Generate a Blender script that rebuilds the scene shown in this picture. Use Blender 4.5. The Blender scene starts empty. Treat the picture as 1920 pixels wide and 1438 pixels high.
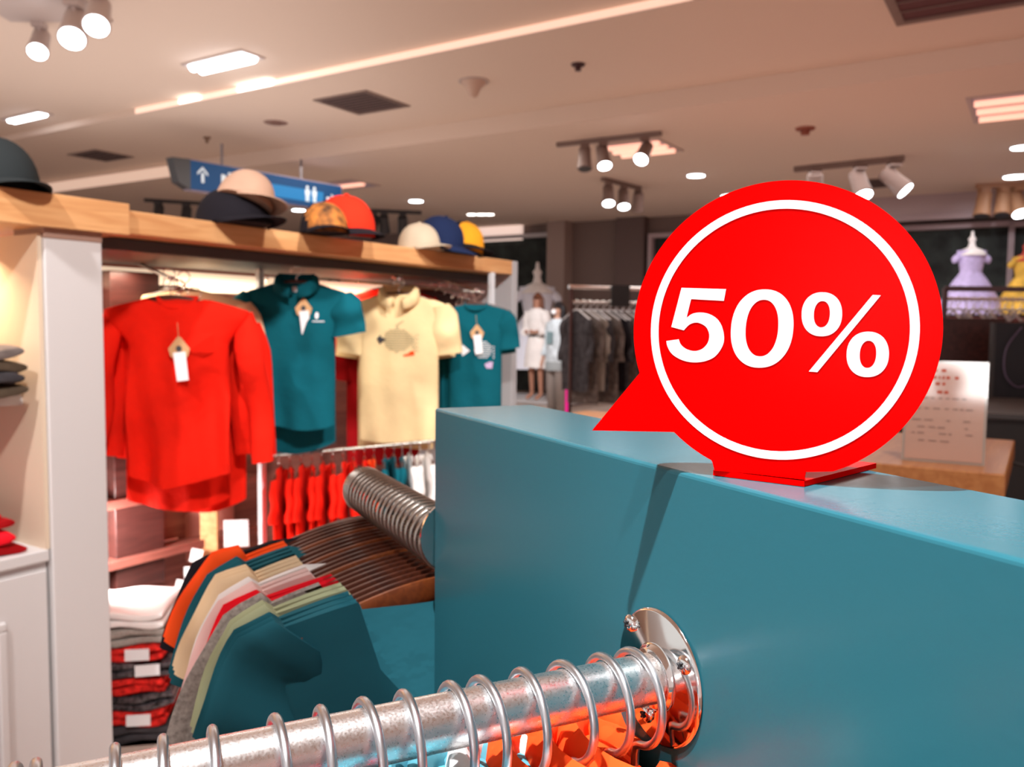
import bpy, bmesh, math, random
from math import sin, cos, pi, radians, degrees, atan2, sqrt, hypot
from mathutils import Vector, Matrix
from mathutils.geometry import tessellate_polygon
random.seed(7)
S = bpy.context.scene
COL = S.collection
# ------------------------------------------------------------------ camera
F = 1582.3; PITCH = 0.0685; ROLL = -0.010; CZ = 1.2
CAM = Vector((0, 0, CZ))
_f = Vector((0, cos(PITCH), -sin(PITCH))); _r = Vector((1, 0, 0)); _d = _f.cross(_r)
RT = cos(ROLL)*_r + sin(ROLL)*_d; DN = -sin(ROLL)*_r + cos(ROLL)*_d; FW = _f
cam_data = bpy.data.cameras.new('camera'); cam = bpy.data.objects.new('camera', cam_data); COL.objects.link(cam)
m = Matrix.Identity(4)
for i in range(3):
    m[i][0] = RT[i]; m[i][1] = -DN[i]; m[i][2] = -FW[i]; m[i][3] = CAM[i]
cam.matrix_world = m
cam_data.sensor_fit = 'HORIZONTAL'; cam_data.sensor_width = 36; cam_data.lens = F/1920*36
cam_data.clip_start = 0.01; cam_data.clip_end = 100
cam_data.dof.use_dof = True; cam_data.dof.focus_distance = 0.40; cam_data.dof.aperture_fstop = 15.0
S.camera = cam
S.view_settings.view_transform = 'Standard'; S.view_settings.look = 'None'
S.view_settings.gamma = 1; S.view_settings.exposure = 0.55; S.view_settings.use_curve_mapping = False

def ray(x, y): return RT*((x-960)/F) + DN*((y-719)/F) + FW
def onz(x, y, rel): d = ray(x, y); return CAM + d*(rel/d.z)
def onpl(x, y, n, c): d = ray(x, y); n = Vector(n); return CAM + d*((c - n.dot(CAM))/n.dot(d))
def at(x, y, Y): d = ray(x, y); return CAM + d*(Y/d.y)
def az(a): return Vector((sin(a), cos(a), 0))
AR = 0.5616; AB = -0.4537
E1 = az(AR); E2 = az(AR - pi/2)          # room axes: E1 away to the right, E2 away to the left
U = az(AB); N = -az(AB + pi/2)           # teal panel: U along it, N out of its face
Z = Vector((0, 0, 1))

# ------------------------------------------------------------------ world and lights
w = bpy.data.worlds.new('world'); S.world = w; w.use_nodes = True
nt = w.node_tree; nt.nodes.clear()
wo = nt.nodes.new('ShaderNodeOutputWorld'); bg = nt.nodes.new('ShaderNodeBackground')
tc = nt.nodes.new('ShaderNodeTexCoord'); sx = nt.nodes.new('ShaderNodeSeparateXYZ'); rp = nt.nodes.new('ShaderNodeValToRGB')
mr = nt.nodes.new('ShaderNodeMapRange'); mr.inputs[1].default_value = -1; mr.inputs[2].default_value = 1
nt.links.new(tc.outputs['Generated'], sx.inputs[0]); nt.links.new(sx.outputs[0], mr.inputs[0]); nt.links.new(mr.outputs[0], rp.inputs[0])
rp.color_ramp.elements[0].color = (1.0, 0.97, 0.95, 1); rp.color_ramp.elements[1].color = (0.72, 0.24, 0.18, 1)
nt.links.new(rp.outputs[0], bg.inputs[0]); nt.links.new(bg.outputs[0], wo.inputs[0])
bg.inputs[1].default_value = .55

def light(name, kind, loc, energy, color=(1, .95, .9), target=None, size=.1, spot=None, blend=.4, sy=None):
    l = bpy.data.lights.new(name, kind); l.energy = energy; l.color = color
    if kind == 'AREA':
        l.shape = 'RECTANGLE' if sy else 'SQUARE'; l.size = size
        if sy: l.size_y = sy
    else: l.shadow_soft_size = size
    if kind == 'SPOT': l.spot_size = spot or 1.2; l.spot_blend = blend
    o = bpy.data.objects.new(name, l); COL.objects.link(o); o.location = loc
    if target is not None:
        o.rotation_euler = (Vector(target) - Vector(loc)).to_track_quat('-Z', 'Y').to_euler()
    return o
SIGN_C = Vector((.1193, .3823, CZ - .0013))
light('key_spot', 'SPOT', SIGN_C + Vector((-.27, -.21, 1))*1.85, 300, (.98, .99, 1), SIGN_C, .022, .52, 1.0)
light('aisle_spot', 'SPOT', (.2, -.3, 3.1), 260, (1, .97, .93), (-.90, 2.7, .95), .10, .75, .7)
light('shelf_spot', 'SPOT', (1.1, 1.2, 3.1), 230, (1, .97, .94), (-.35, 3.4, .95), .10, .75, .7)
light('column_spot', 'SPOT', (-1.3, .4, 3.1), 150, (1, .98, .97), (-1.1, 2.1, .6), .06, 1.2, .6)
light('people_fill_spot', 'SPOT', (-.6, 9.5, 2.95), 260, (1, .98, 1), (.55, 12.6, .9), .08, .6, .6)  # added spot to brighten the two people, tied to no fitting
light('dress_spot', 'SPOT', (4.4, 8.0, 2.95), 120, (1, .96, 1), (5.8, 10.5, 1.9), .08, .7, .6)
light('table_spot', 'SPOT', (.9, .9, 3.1), 70, (1, .9, .8), (1.1, 2.0, .9), .06, 1.0, .6)
light('hall_light', 'AREA', (-1.0, 8.5, 2.95), 60, (1, .93, .86), (-1.0, 8.5, 0), 3.0, sy=3)
light('hall_light', 'AREA', (3.2, 9.5, 2.95), 45, (1, .9, .86), (3.2, 9.5, 0), 3.0, sy=3)
light('rack_spot', 'SPOT', (-.75, -.1, 3.1), 70, (1, .98, .95), (-.44, .84, .85), .05, .26, .7)

light('panel_fill_spot', 'SPOT', (-.55, -.55, 3.1), 90, (.98, .99, 1), (.24, .14, .85), .03, .42, .7)  # added spot to brighten the right part of the panel face
light('ceiling_fill', 'AREA', (-3.2, 5.5, 2.05), 30, (1, .93, .90), (-3.2, 5.5, 5), 4.0, sy=6)  # this and the next: unseen upward fill lights added to brighten the ceiling
light('ceiling_fill', 'AREA', (2.6, 5.0, 2.05), 9, (1, .45, .33), (2.6, 5.0, 5), 3.5, sy=6)
light('drawer_fill', 'AREA', at(150, 1010, 2.5), 5, (1, .92, .88), at(340, 1060, 2.9), .12)  # added fill hidden behind the column to brighten the drawer fronts

# ------------------------------------------------------------------ materials
MATS = {}
def mat(name, col, rough=.6, metal=0, bump=0, bscale=60, bdist=.002, emit=None, estr=0, spec=None, var=0, vscale=8, coat=0, alpha=None, trans=0, sheen=0):
    if name in MATS: return MATS[name]
    M = bpy.data.materials.new(name); M.use_nodes = True; t = M.node_tree; b = t.nodes['Principled BSDF']
    b.inputs['Base Color'].default_value = (*col, 1); b.inputs['Roughness'].default_value = rough; b.inputs['Metallic'].default_value = metal
    if spec is not None: b.inputs['Specular IOR Level'].default_value = spec
    if coat: b.inputs['Coat Weight'].default_value = coat; b.inputs['Coat Roughness'].default_value = .08
    if trans: b.inputs['Transmission Weight'].default_value = trans; b.inputs['IOR'].default_value = 1.45
    if sheen: b.inputs['Sheen Weight'].default_value = sheen
    if emit: b.inputs['Emission Color'].default_value = (*emit, 1); b.inputs['Emission Strength'].default_value = estr
    tcn = t.nodes.new('ShaderNodeTexCoord')
    if bump:
        n = t.nodes.new('ShaderNodeTexNoise'); n.inputs['Scale'].default_value = bscale; n.inputs['Detail'].default_value = 3
        bp = t.nodes.new('ShaderNodeBump'); bp.inputs['Strength'].default_value = bump; bp.inputs['Distance'].default_value = bdist
        t.links.new(tcn.outputs['Object'], n.inputs[0]); t.links.new(n.outputs[0], bp.inputs['Height']); t.links.new(bp.outputs[0], b.inputs['Normal'])
    if var:
        n = t.nodes.new('ShaderNodeTexNoise'); n.inputs['Scale'].default_value = vscale; n.inputs['Detail'].default_value = 4
        r = t.nodes.new('ShaderNodeValToRGB')
        r.color_ramp.elements[0].position = .3; r.color_ramp.elements[1].position = .7
        r.color_ramp.elements[0].color = (*[c*(1-var) for c in col], 1); r.color_ramp.elements[1].color = (*[min(1, c*(1+var)) for c in col], 1)
        t.links.new(tcn.outputs['Object'], n.inputs[0]); t.links.new(n.outputs[0], r.inputs[0]); t.links.new(r.outputs[0], b.inputs['Base Color'])
    MATS[name] = M; return M

def wood(name, c1, c2, rough=.35, axis=1, scale=1.0):
    M = bpy.data.materials.new(name); M.use_nodes = True; t = M.node_tree; b = t.nodes['Principled BSDF']
    b.inputs['Roughness'].default_value = rough
    tcn = t.nodes.new('ShaderNodeTexCoord'); mp = t.nodes.new('ShaderNodeMapping')
    sc = [14*scale]*3; sc[axis] = 1.2*scale; mp.inputs['Scale'].default_value = sc
    n = t.nodes.new('ShaderNodeTexNoise'); n.inputs['Scale'].default_value = 3; n.inputs['Detail'].default_value = 6; n.inputs['Distortion'].default_value = .8
    r = t.nodes.new('ShaderNodeValToRGB'); r.color_ramp.elements[0].position = .35; r.color_ramp.elements[1].position = .68
    r.color_ramp.elements[0].color = (*c1, 1); r.color_ramp.elements[1].color = (*c2, 1)
    t.links.new(tcn.outputs['Object'], mp.inputs[0]); t.links.new(mp.outputs[0], n.inputs[0]); t.links.new(n.outputs[0], r.inputs[0]); t.links.new(r.outputs[0], b.inputs['Base Color'])
    MATS[name] = M; return M

TEALPAINT = mat('teal_paint', (.022, .128, .165), .25, bump=.05, bscale=190, spec=.20, coat=.04)
REDACR = mat('red_acrylic', (.92, .0, .0), .25, spec=.02)
WHITEV = mat('white_vinyl', (.80, .82, .88), .5, spec=.1)
# brushed steel tube with fine wear
def steel(name, base=(.72, .69, .66), r0=.18, r1=.38, sc=120, bump=.15):
    M = bpy.data.materials.new(name); M.use_nodes = True; t = M.node_tree; b = t.nodes['Principled BSDF']
    b.inputs['Metallic'].default_value = 1; b.inputs['Base Color'].default_value = (*base, 1)
    tcn = t.nodes.new('ShaderNodeTexCoord'); n = t.nodes.new('ShaderNodeTexNoise'); n.inputs['Scale'].default_value = sc; n.inputs['Detail'].default_value = 6
    mrn = t.nodes.new('ShaderNodeMapRange'); mrn.inputs[1].default_value = .35; mrn.inputs[2].default_value = .7; mrn.inputs[3].default_value = r0; mrn.inputs[4].default_value = r1
    bp = t.nodes.new('ShaderNodeBump'); bp.inputs['Strength'].default_value = bump; bp.inputs['Distance'].default_value = .0004
    t.links.new(tcn.outputs['Object'], n.inputs[0]); t.links.new(n.outputs[0], mrn.inputs[0]); t.links.new(mrn.outputs[0], b.inputs['Roughness'])
    t.links.new(n.outputs[0], bp.inputs['Height']); t.links.new(bp.outputs[0], b.inputs['Normal'])
    MATS[name] = M; return M
STEEL = steel('worn_steel', (.93, .92, .91), .26, .36, 900, .006); CHROME = steel('chrome', (.85, .83, .81), .05, .12, 30, .02); WIRE = steel('galvanised_wire', (.60, .62, .65), .30, .42, 90, .05)
DARKWIRE = steel('dull_wire', (.45, .42, .38), .25, .4, 60, .05)
PLASTER = mat('ceiling_plaster', (.80, .66, .56), .9, bump=.05, bscale=300)
WOODL = wood('light_wood', (.64, .30, .12), (.82, .46, .21), .4)
WOODT = wood('table_wood', (.50, .20, .07), (.66, .31, .12), .3)
WOODH = wood('hanger_wood', (.05, .012, .006), (.10, .024, .010), .28, 0, 3)
WOODH2 = wood('hanger_wood_light', (.16, .038, .010), (.25, .065, .016), .28, 0, 3)
WOODD = wood('dark_wood', (.045, .014, .012), (.085, .026, .022), .4)
WHITEP = mat('white_laminate', (.66, .64, .64), .45)
CREAM = mat('cream_panel', (.70, .56, .42), .6)
MAROON = wood('maroon_wood', (.22, .07, .055), (.34, .12, .09), .35)
BLACK = mat('black_matte', (.012, .012, .014), .6)
DKGREY = mat('dark_grey', (.05, .05, .055), .5)
def cloth(name, c, var=.10, rough=.9, vs=6, b=.25): return mat(name, c, rough, bump=b, bscale=15 if b > .3 else 22, bdist=.012 if b > .3 else .003, var=var, vscale=vs, sheen=.0, spec=.15)
RED = cloth('red_jersey', (.78, .012, .003), b=.7); ORANGE = cloth('orange_jersey', (.98, .085, .012)); TEAL = cloth('teal_jersey', (.002, .098, .132), b=.5)
BLUETEAL = cloth('blue_teal_jersey', (.014, .10, .13)); YELLOW = cloth('yellow_pique', (.87, .66, .36), b=.4); BEIGE = cloth('beige_jersey', (.80, .60, .38))
CWHITE = cloth('white_jersey', (.86, .82, .80)); PINK = cloth('pale_pink_jersey', (.85, .58, .54)); HOT = cloth('crimson_jersey', (.80, .008, .02)); GREY = cloth('grey_marl', (.33, .29, .26), .3, vs=260)
GREEN = cloth('sage_jersey', (.40, .42, .25)); CBLACK = cloth('black_jersey', (.012, .010, .014)); OLIVE = cloth('olive_knit', (.11, .08, .055), .3, vs=30); NAVY = cloth('navy_cloth', (.012, .022, .07))
DKRED = cloth('dark_red_jersey', (.38, .005, .008)); AQUA = cloth('aqua_jersey', (.10, .34, .42)); CHAR = cloth('charcoal_knit', (.05, .045, .05), .4, vs=20); TAUPE = cloth('taupe_knit', (.17, .14, .13), .4, vs=20)
GOLD = mat('gold_patch', (.75, .42, .05), .5); LABELW = mat('label_card', (.88, .88, .90), .5); KRAFT = mat('kraft_card', (.62, .36, .17), .7)
SKIN = mat('skin', (.42, .20, .13), .6); SKIN2 = mat('skin_light', (.50, .27, .19), .6); HAIRB = mat('brown_hair', (.14, .045, .02), .5, var=.4, vscale=40); HAIRK = mat('black_hair', (.012, .011, .014), .35)
LAMP = mat('lamp_lens', (1, 1, 1), .5, emit=(.90, .95, 1.0), estr=9.0); LAMPW = mat('warm_lens', (1, 1, 1), .5, emit=(1.0, .93, .86), estr=5.0)
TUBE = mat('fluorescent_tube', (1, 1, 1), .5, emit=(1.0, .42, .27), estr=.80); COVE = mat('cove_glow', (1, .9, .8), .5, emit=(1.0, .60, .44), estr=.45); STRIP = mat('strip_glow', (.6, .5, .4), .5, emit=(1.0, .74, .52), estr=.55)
FIX = mat('fixture_paint', (.22, .15, .13), .5); FIXW = mat('fixture_white', (.55, .46, .43), .5)

# ------------------------------------------------------------------ helpers
def obj(name, bm, M, parent=None, smooth=True, loc=None, rot=None, bevel=0, subsurf=0, solid=0, split=48):
    bmesh.ops.recalc_face_normals(bm, faces=bm.faces)
    me = bpy.data.meshes.new(name); bm.to_mesh(me); bm.free()
    if isinstance(M, (list, tuple)):
        for q in M: me.materials.append(q)
    else: me.materials.append(M)
    if smooth:
        for p in me.polygons: p.use_smooth = True
        if split: me.set_sharp_from_angle(angle=radians(split))
    o = bpy.data.objects.new(name, me); COL.objects.link(o)
    if parent is not None: o.parent = parent
    if loc is not None: o.location = loc
    if rot is not None: o.rotation_euler = rot
    if solid: md = o.modifiers.new('thickness', 'SOLIDIFY'); md.thickness = solid; md.offset = 0
    if bevel: md = o.modifiers.new('bevel', 'BEVEL'); md.width = bevel; md.segments = 3; md.limit_method = 'ANGLE'; md.harden_normals = False
    if subsurf: md = o.modifiers.new('subsurf', 'SUBSURF'); md.levels = subsurf; md.render_levels = subsurf
    return o
def flat(name, bm, M, parent=None, **k): return obj(name, bm, M, parent, smooth=False, **k)
def tag(o, label, cat, group=None, kind=None):
    o['label'] = label; o['category'] = cat
    if group: o['group'] = group
    if kind: o['kind'] = kind
    return o
def thing(name, label, cat, loc, rotz=0, group=None):
    o = bpy.data.objects.new(name, None); COL.objects.link(o); o.empty_display_size = .05
    o.location = loc; o.rotation_euler = (0, 0, rotz); return tag(o, label, cat, group)
def copy_tree(o, parent=None):
    c = o.copy(); COL.objects.link(c)
    if parent is not None: c.parent = parent
    for ch in list(o.children):
        copy_tree(ch, c)
    return c
def dup(o, loc, rot, label, group=None):
    c = copy_tree(o); c.location = loc; c.rotation_euler = rot; c['label'] = label
    if group: c['group'] = group
    return c
ORD = ['first', 'second', 'third', 'fourth', 'fifth', 'sixth', 'seventh', 'eighth', 'ninth', 'tenth', 'eleventh', 'twelfth', 'thirteenth', 'fourteenth', 'fifteenth', 'sixteenth', 'seventeenth', 'eighteenth', 'nineteenth', 'twentieth', 'twenty-first', 'twenty-second', 'twenty-third', 'twenty-fourth', 'twenty-fifth']

def box(bm, x0, y0, z0, x1, y1, z1, M=None, mi=0):
    vs = [Vector((x, y, z)) for x in (x0, x1) for y in (y0, y1) for z in (z0, z1)]
    if M is not None: vs = [M @ v for v in vs]
    v = [bm.verts.new(p) for p in vs]
    for f in ((0, 1, 3, 2), (4, 6, 7, 5), (0, 4, 5, 1), (2, 3, 7, 6), (0, 2, 6, 4), (1, 5, 7, 3)):
        fc = bm.faces.new([v[i] for i in f]); fc.material_index = mi
def nb(): return bmesh.new()
def boxbm(*a, **k): b = nb(); box(b, *a, **k); return b
def tube(bm, pts, r, seg=12, closed=False, caps=True, rads=None):
    pts = [Vector(p) for p in pts]; n = len(pts); rings = []
    up = None
    for i, p in enumerate(pts):
        if closed: t = pts[(i+1) % n] - pts[i-1]
        else: t = pts[min(i+1, n-1)] - pts[max(i-1, 0)]
        t.normalize()
        if up is None:
            a = Vector((0, 0, 1)) if abs(t.z) < .9 else Vector((1, 0, 0)); up = t.cross(a).normalized()
        else:
            up = (up - t*up.dot(t)).normalized()
        v = t.cross(up); rr = rads[i] if rads else r
        rings.append([bm.verts.new(p + up*rr*cos(2*pi*k/seg) + v*rr*sin(2*pi*k/seg)) for k in range(seg)])
    for i in range(n if closed else n-1):
        a, b = rings[i], rings[(i+1) % n]
        for k in range(seg): bm.faces.new((a[k], a[(k+1) % seg], b[(k+1) % seg], b[k]))
    if caps and not closed: bm.faces.new(rings[0]); bm.faces.new(rings[-1][::-1])
def loft(bm, rings, caps=True, closed=True):
    R = [[bm.verts.new(p) for p in r] for r in rings]; n = len(R[0])
    for a, b in zip(R, R[1:]):
        for k in range(n if closed else n-1): bm.faces.new((a[k], a[(k+1) % n], b[(k+1) % n], b[k]))
    if caps and closed: bm.faces.new(R[0]); bm.faces.new(R[-1][::-1])
def lathe(bm, prof, seg=32, ax='z', off=(0, 0, 0)):
    rings = []
    for r, h in prof:
        ring = []
        for k in range(seg):
            a = 2*pi*k/seg; c, s = r*cos(a), r*sin(a)
            p = {'z': (c, s, h), 'x': (h, c, s), 'y': (c, h, s)}[ax]
            ring.append(Vector(p) + Vector(off))
        rings.append(ring)
    loft(bm, rings)
def prism(bm, pts, depth, to3, holes=None):
    """polygon pts (2d) -> solid between depth[0] and depth[1]; to3(u, v, d) gives the 3d point"""
    f = [bm.verts.new(to3(u, v, depth[0])) for u, v in pts]; b = [bm.verts.new(to3(u, v, depth[1])) for u, v in pts]
    n = len(pts)
    for tri in tessellate_polygon([[Vector((u, v, 0)) for u, v in pts]]):
        try: bm.faces.new([f[i] for i in tri]); bm.faces.new([b[i] for i in reversed(tri)])
        except ValueError: pass
    for i in range(n): bm.faces.new((f[i], f[(i+1) % n], b[(i+1) % n], b[i]))
def annulus(bm, outer, inner, depth, to3):
    n = len(outer)
    A = [[bm.verts.new(to3(u, v, d)) for u, v in L] for d in depth for L in (outer, inner)]
    fo, fi, bo, bi = A
    for i in range(n):
        j = (i+1) % n
        bm.faces.new((fo[i], fo[j], fi[j], fi[i])); bm.faces.new((bo[i], bi[i], bi[j], bo[j]))
        bm.faces.new((fo[i], bo[i], bo[j], fo[j])); bm.faces.new((fi[i], fi[j], bi[j], bi[i]))
def catmull(pts, n=6):
    out = []; L = len(pts)
    for i in range(L-1):
        p0 = pts[max(i-1, 0)]; p1 = pts[i]; p2 = pts[i+1]; p3 = pts[min(i+2, L-1)]
        for k in range(n):
            t = k/n
            out.append(tuple(.5*((2*p1[j]) + (-p0[j]+p2[j])*t + (2*p0[j]-5*p1[j]+4*p2[j]-p3[j])*t*t + (-p0[j]+3*p1[j]-3*p2[j]+p3[j])*t**3) for j in range(len(p1))))
    out.append(tuple(pts[-1])); return out
ROOM = -AR; BOXR = -AB
def RM(x, y, z): return Vector((x*cos(AR) + y*sin(AR), -x*sin(AR) + y*cos(AR), z))   # room frame: x right, y = E1
def inroom(p): return Vector((-(p.dot(E2)), p.dot(E1), p.z))

# ================================================================== THE SETTING
def struct(name, bm, M, rotz=ROOM, smooth=False):
    o = obj(name, bm, M, None, smooth=smooth, rot=(0, 0, rotz)); o['kind'] = 'structure'; return o
FLOORM = mat('floor_tile', (.62, .50, .43), .35)
struct('floor', boxbm(-24, -3, -.1, 12, 13.6, 0), FLOORM)
H1, H2, H3 = CZ+2.05, CZ+1.99, CZ+1.83; C1, C2, CW = 5.07, 6.84, 13.3
b = nb(); box(b, -24, -3, H1, 12, C1, H1+.3); box(b, -24, C1, H2, 12, C2, H1+.3); box(b, -24, C2, H3, 12, 13.6, H1+.3)
struct('ceiling', b, PLASTER)
WALLM = mat('taupe_wall', (.20, .145, .13), .8); WALLW = mat('lit_wall', (.72, .60, .54), .8)
struct('wall_back', boxbm(-24, CW, 0, 12, CW+.3, H3), WALLM)

# ================================================================== RED 50% SIGN
HS = az(radians(116.0))
NS = HS.cross(Z)             # sign plane normal
if NS.dot(CAM - SIGN_C) < 0: NS = -NS
def s3(u, v, d): return SIGN_C + HS*u + Z*v + NS*d
def suv(px, py):
    p = onpl(px, py, NS, SIGN_C.dot(NS)) - SIGN_C; return (p.dot(HS), p.z)
sg = thing('discount_sign', 'red round speech bubble sign reading 50% standing on the teal panel', 'sign', (SIGN_C.x, SIGN_C.y, CZ-.07))
def loc3(u, v, d): return s3(u, v, d) - Vector((SIGN_C.x, SIGN_C.y, CZ-.07))
R1 = .0671
tl = [suv(1197, 700), suv(1110, 807), suv(1263, 810)]
a0 = atan2(tl[0][1], tl[0][0]); a1 = atan2(tl[2][1], tl[2][0])
tb0 = suv(1337, 866); tb1 = suv(1600, 866)
def angp(a): return (R1*cos(a), R1*sin(a))
a0 %= 2*pi; a1 %= 2*pi
# outline counter-clockwise from angle a1 round the bottom and right to a0
q0 = suv(1336, 868); q1 = suv(1508, 893)
c0 = atan2(q0[1], q0[0]) % (2*pi)
pts = [tl[1], tl[2]]
aa = a1
foot_a = -pi/2 + .62
while aa < c0: pts.append(angp(aa)); aa += .03
pts += [q0, (q0[0]+.001, q0[1]-.0035), (q1[0], q1[1]-.001), (q1[0]+.0005, q1[1]+.002)]
aa = 2*pi + atan2(-sqrt(max(0, R1*R1 - (q1[0]+.012)**2)), q1[0]+.012)
end = 2*pi + a0
while aa < end: pts.append(angp(aa)); aa += .03
pts.append(angp(a0))
b = nb(); prism(b, pts, (0, -.003), loc3)
flat('plate', b, REDACR, sg)
# foot: bent flange running back on the panel top
z0 = CZ - .07; org = Vector((SIGN_C.x, SIGN_C.y, z0))
fp = [onz(1337, 886, -.0685), onz(1508, 907, -.0685), onz(1643, 873, -.0685)]
fp.append(fp[0] + (fp[2] - fp[1]))
b = nb()
lo = [b.verts.new(Vector((p.x, p.y, z0+.0002)) - org) for p in fp]; hi = [b.verts.new(Vector((p.x, p.y, z0+.0028)) - org) for p in fp]
b.faces.new(lo); b.faces.new(hi[::-1])
for i in range(4): b.faces.new((lo[i], lo[(i+1) % 4], hi[(i+1) % 4], hi[i]))
# bridge from fold to plate bottom edge
pu = [loc3(q0[0]+.001, q0[1]-.0035, 0), loc3(q1[0], q1[1]-.001, 0)]
pl = [Vector((fp[i].x, fp[i].y, z0+.0028)) - org for i in (0, 1)]
back = -NS*.003
rr = [[pu[0], pu[1], pu[1]+back, pu[0]+back], [pl[0], pl[1], pl[1]+back, pl[0]+back]]
loft(b, rr)
flat('foot', b, REDACR, sg)
ring_o = [(.0584*cos(t), .0584*sin(t)) for t in [2*pi*i/120 for i in range(120)]]; ring_i = [(.0546*cos(t), .0546*sin(t)) for t in [2*pi*i/120 for i in range(120)]]
b = nb(); annulus(b, ring_o, ring_i, (.0004, 0), loc3); flat('white_ring', b, WHITEV, sg)
def zc(p): return suv(1100 + p[0]/2.396, 320 + p[1]/2.396)
five = [(427, 526), (627, 532), (617, 585), (470, 577), (449, 662)] + catmull([(449, 662), (475, 643), (515, 637), (560, 648), (598, 680), (617, 735), (612, 785), (580, 832), (535, 855), (480, 861), (428, 850), (385, 824), (364, 790), (359, 765)])[1:] + [(414, 757)] + catmull([(414, 757), (425, 783), (450, 802), (485, 810), (520, 800), (545, 772), (551, 735), (536, 701), (500, 683), (465, 690), (437, 717)])[1:] + [(381, 702)]
def sup(cx, cy, rx, ry, e=2.2, sh=0, n=72):
    o = []
    for i in range(n):
        t = 2*pi*i/n; c, s = cos(t), sin(t)
        x = rx*abs(c)**(2/e)*(1 if c > 0 else -1); y = ry*abs(s)**(2/e)*(1 if s > 0 else -1)
        o.append(zc((cx + x - y*sh, cy + y)))
    return o
b = nb(); prism(b, [zc(p) for p in five], (.0004, 0), loc3); flat('digit_five', b, WHITEV, sg)
b = nb(); annulus(b, sup(789, 709, 140, 176, 2.2, .07), sup(788, 707, 73, 127, 2.2, .07), (.0004, 0), loc3); flat('digit_zero', b, WHITEV, sg)
b = nb(); annulus(b, sup(1057, 645, 91, 99, 2.2, .02), sup(1057, 645, 36, 59, 2.2, .05), (.0004, 0), loc3)
annulus(b, sup(1263, 825, 95, 102, 2.2, .02), sup(1264, 825, 37, 61, 2.2, .05), (.0004, 0), loc3)
prism(b, [zc(p) for p in ((1285, 558), (1322, 560), (1037, 905), (998, 902))], (.0004, 0), loc3); flat('percent_mark', b, WHITEV, sg)

# ================================================================== TEAL PANEL, ROD 1
A = onz(815, 765, -.07)
TH = .092
pan = obj('rack_panel', boxbm(0, -1.25, -(CZ-.07), TH, 0, 0), TEALPAINT, None, loc=A, rot=(0, 0, BOXR), bevel=.0022)
tag(pan, 'teal painted thick rack panel with a chrome rail flange on its face', 'clothes rack panel')
for p in pan.data.polygons: p.use_smooth = False
cN = A.dot(N)
FL = onpl(1237, 1268, N, cN)
rail = thing('clothes_rail', 'worn steel hanging rail screwed by a round flange to the teal panel', 'clothes rail', FL, BOXR)
# local: x = -N, y = U
b = nb(); prof = [(.0, -.0003), (.0338, -.0003), (.0346, -.0008), (.0342, -.0018), (.0330, -.0023), (.0175, -.0028), (.0160, -.0034), (.0152, -.0055), (.0146, -.0060), (.0, -.0062)]
lathe(b, [(max(r, .0002), h) for r, h in prof], 64, 'x'); obj('flange', b, CHROME, rail)
RODL = .42
b = nb(); lathe(b, [(.0001, -.004), (.0125, -.004), (.0125, -RODL), (.0001, -RODL)], 48, 'x'); rod = obj('rod', b, STEEL, rail)
rod.data.polygons[0].use_smooth = False
for q in ((1181, 1168), (1282, 1247), (1212, 1338)):
    p = onpl(*q, N, cN+.003) - FL; y, z = p.dot(U), p.z
    b = nb(); lathe(b, [(.0001, -.0022), (.0047, -.0024), (.0045, -.0036), (.0030, -.0046), (.0001, -.0049)], 24, 'x', (0, y, z)); sc = obj('screw', b, CHROME, rail)
    b = nb(); a = .5
    for k in (0, pi/2):
        Mx = Matrix.Translation((-.0056, y, z)) @ Matrix.Rotation(a+k, 4, 'X'); box(b, -.0004, -.0019, -.0004, .0008, .0019, .0004, Mx)
    flat('cross_slot', b, BLACK, sc)

# ------------------------------------------------------------------ hangers
def hook_pts(r=.0225, stem=.06, rod_r=.0125, wire=.0021):
    cz = rod_r + wire - r - .0002          # ring centre below the rod axis so that its crown rests on the rod
    o = []
    for k in range(0, 33):
        ph = radians(205 - (205+78)*k/32)
        o.append((0, -r*cos(ph), cz + r*sin(ph)))
    # closing bend, then the stem
    e = o[-1]
    o += [(0, -.0010, cz-r-.0015), (0, .0, cz-r-.006), (0, 0, cz-r-.014), (0, 0, cz-r-stem)]
    return o, cz-r-stem
def arc_hanger(bm, half, drop, th=.006, hgt=.020, bend=.0):
    # contoured wooden shoulders along local y, top at z=0
    rings = []
    n = 24
    for i in range(n+1):
        u = -1 + 2*i/n; y = u*half; z = -drop*(abs(u)**1.7); x = bend*(abs(u)**2)
        h = hgt*(1 - .45*abs(u)**3); t = th*(1+.5*abs(u)**4)
        rings.append([Vector((x + t/2*cx, y, z + h/2*cz2 - h/2)) for cx, cz2 in ((-1, -.7), (-.7, -1), (.7, -1), (1, -.7), (1, .7), (.6, 1), (-.6, 1), (-1, .7))])
    loft(bm, rings)
def make_hanger(label, group, loc, rotz, half=.19, drop=.045, r=.0225, stem=.03, wire=.0021, hookmat=None, woodm=None, rod_r=.0125, bend=0):
    t = thing('wooden_hanger', label, 'clothes hanger', loc, rotz, group)
    hp, zb = hook_pts(r, stem, rod_r, wire)
    b = nb(); tube(b, hp, wire, 12); obj('hook', b, hookmat or WIRE, t)
    b = nb(); arc_hanger(b, half, drop, bend=bend)
    for v in b.verts: v.co.z += zb + .006
    obj('shoulder_bar', b, woodm or WOODH, t)
    return t, zb + .006

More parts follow.
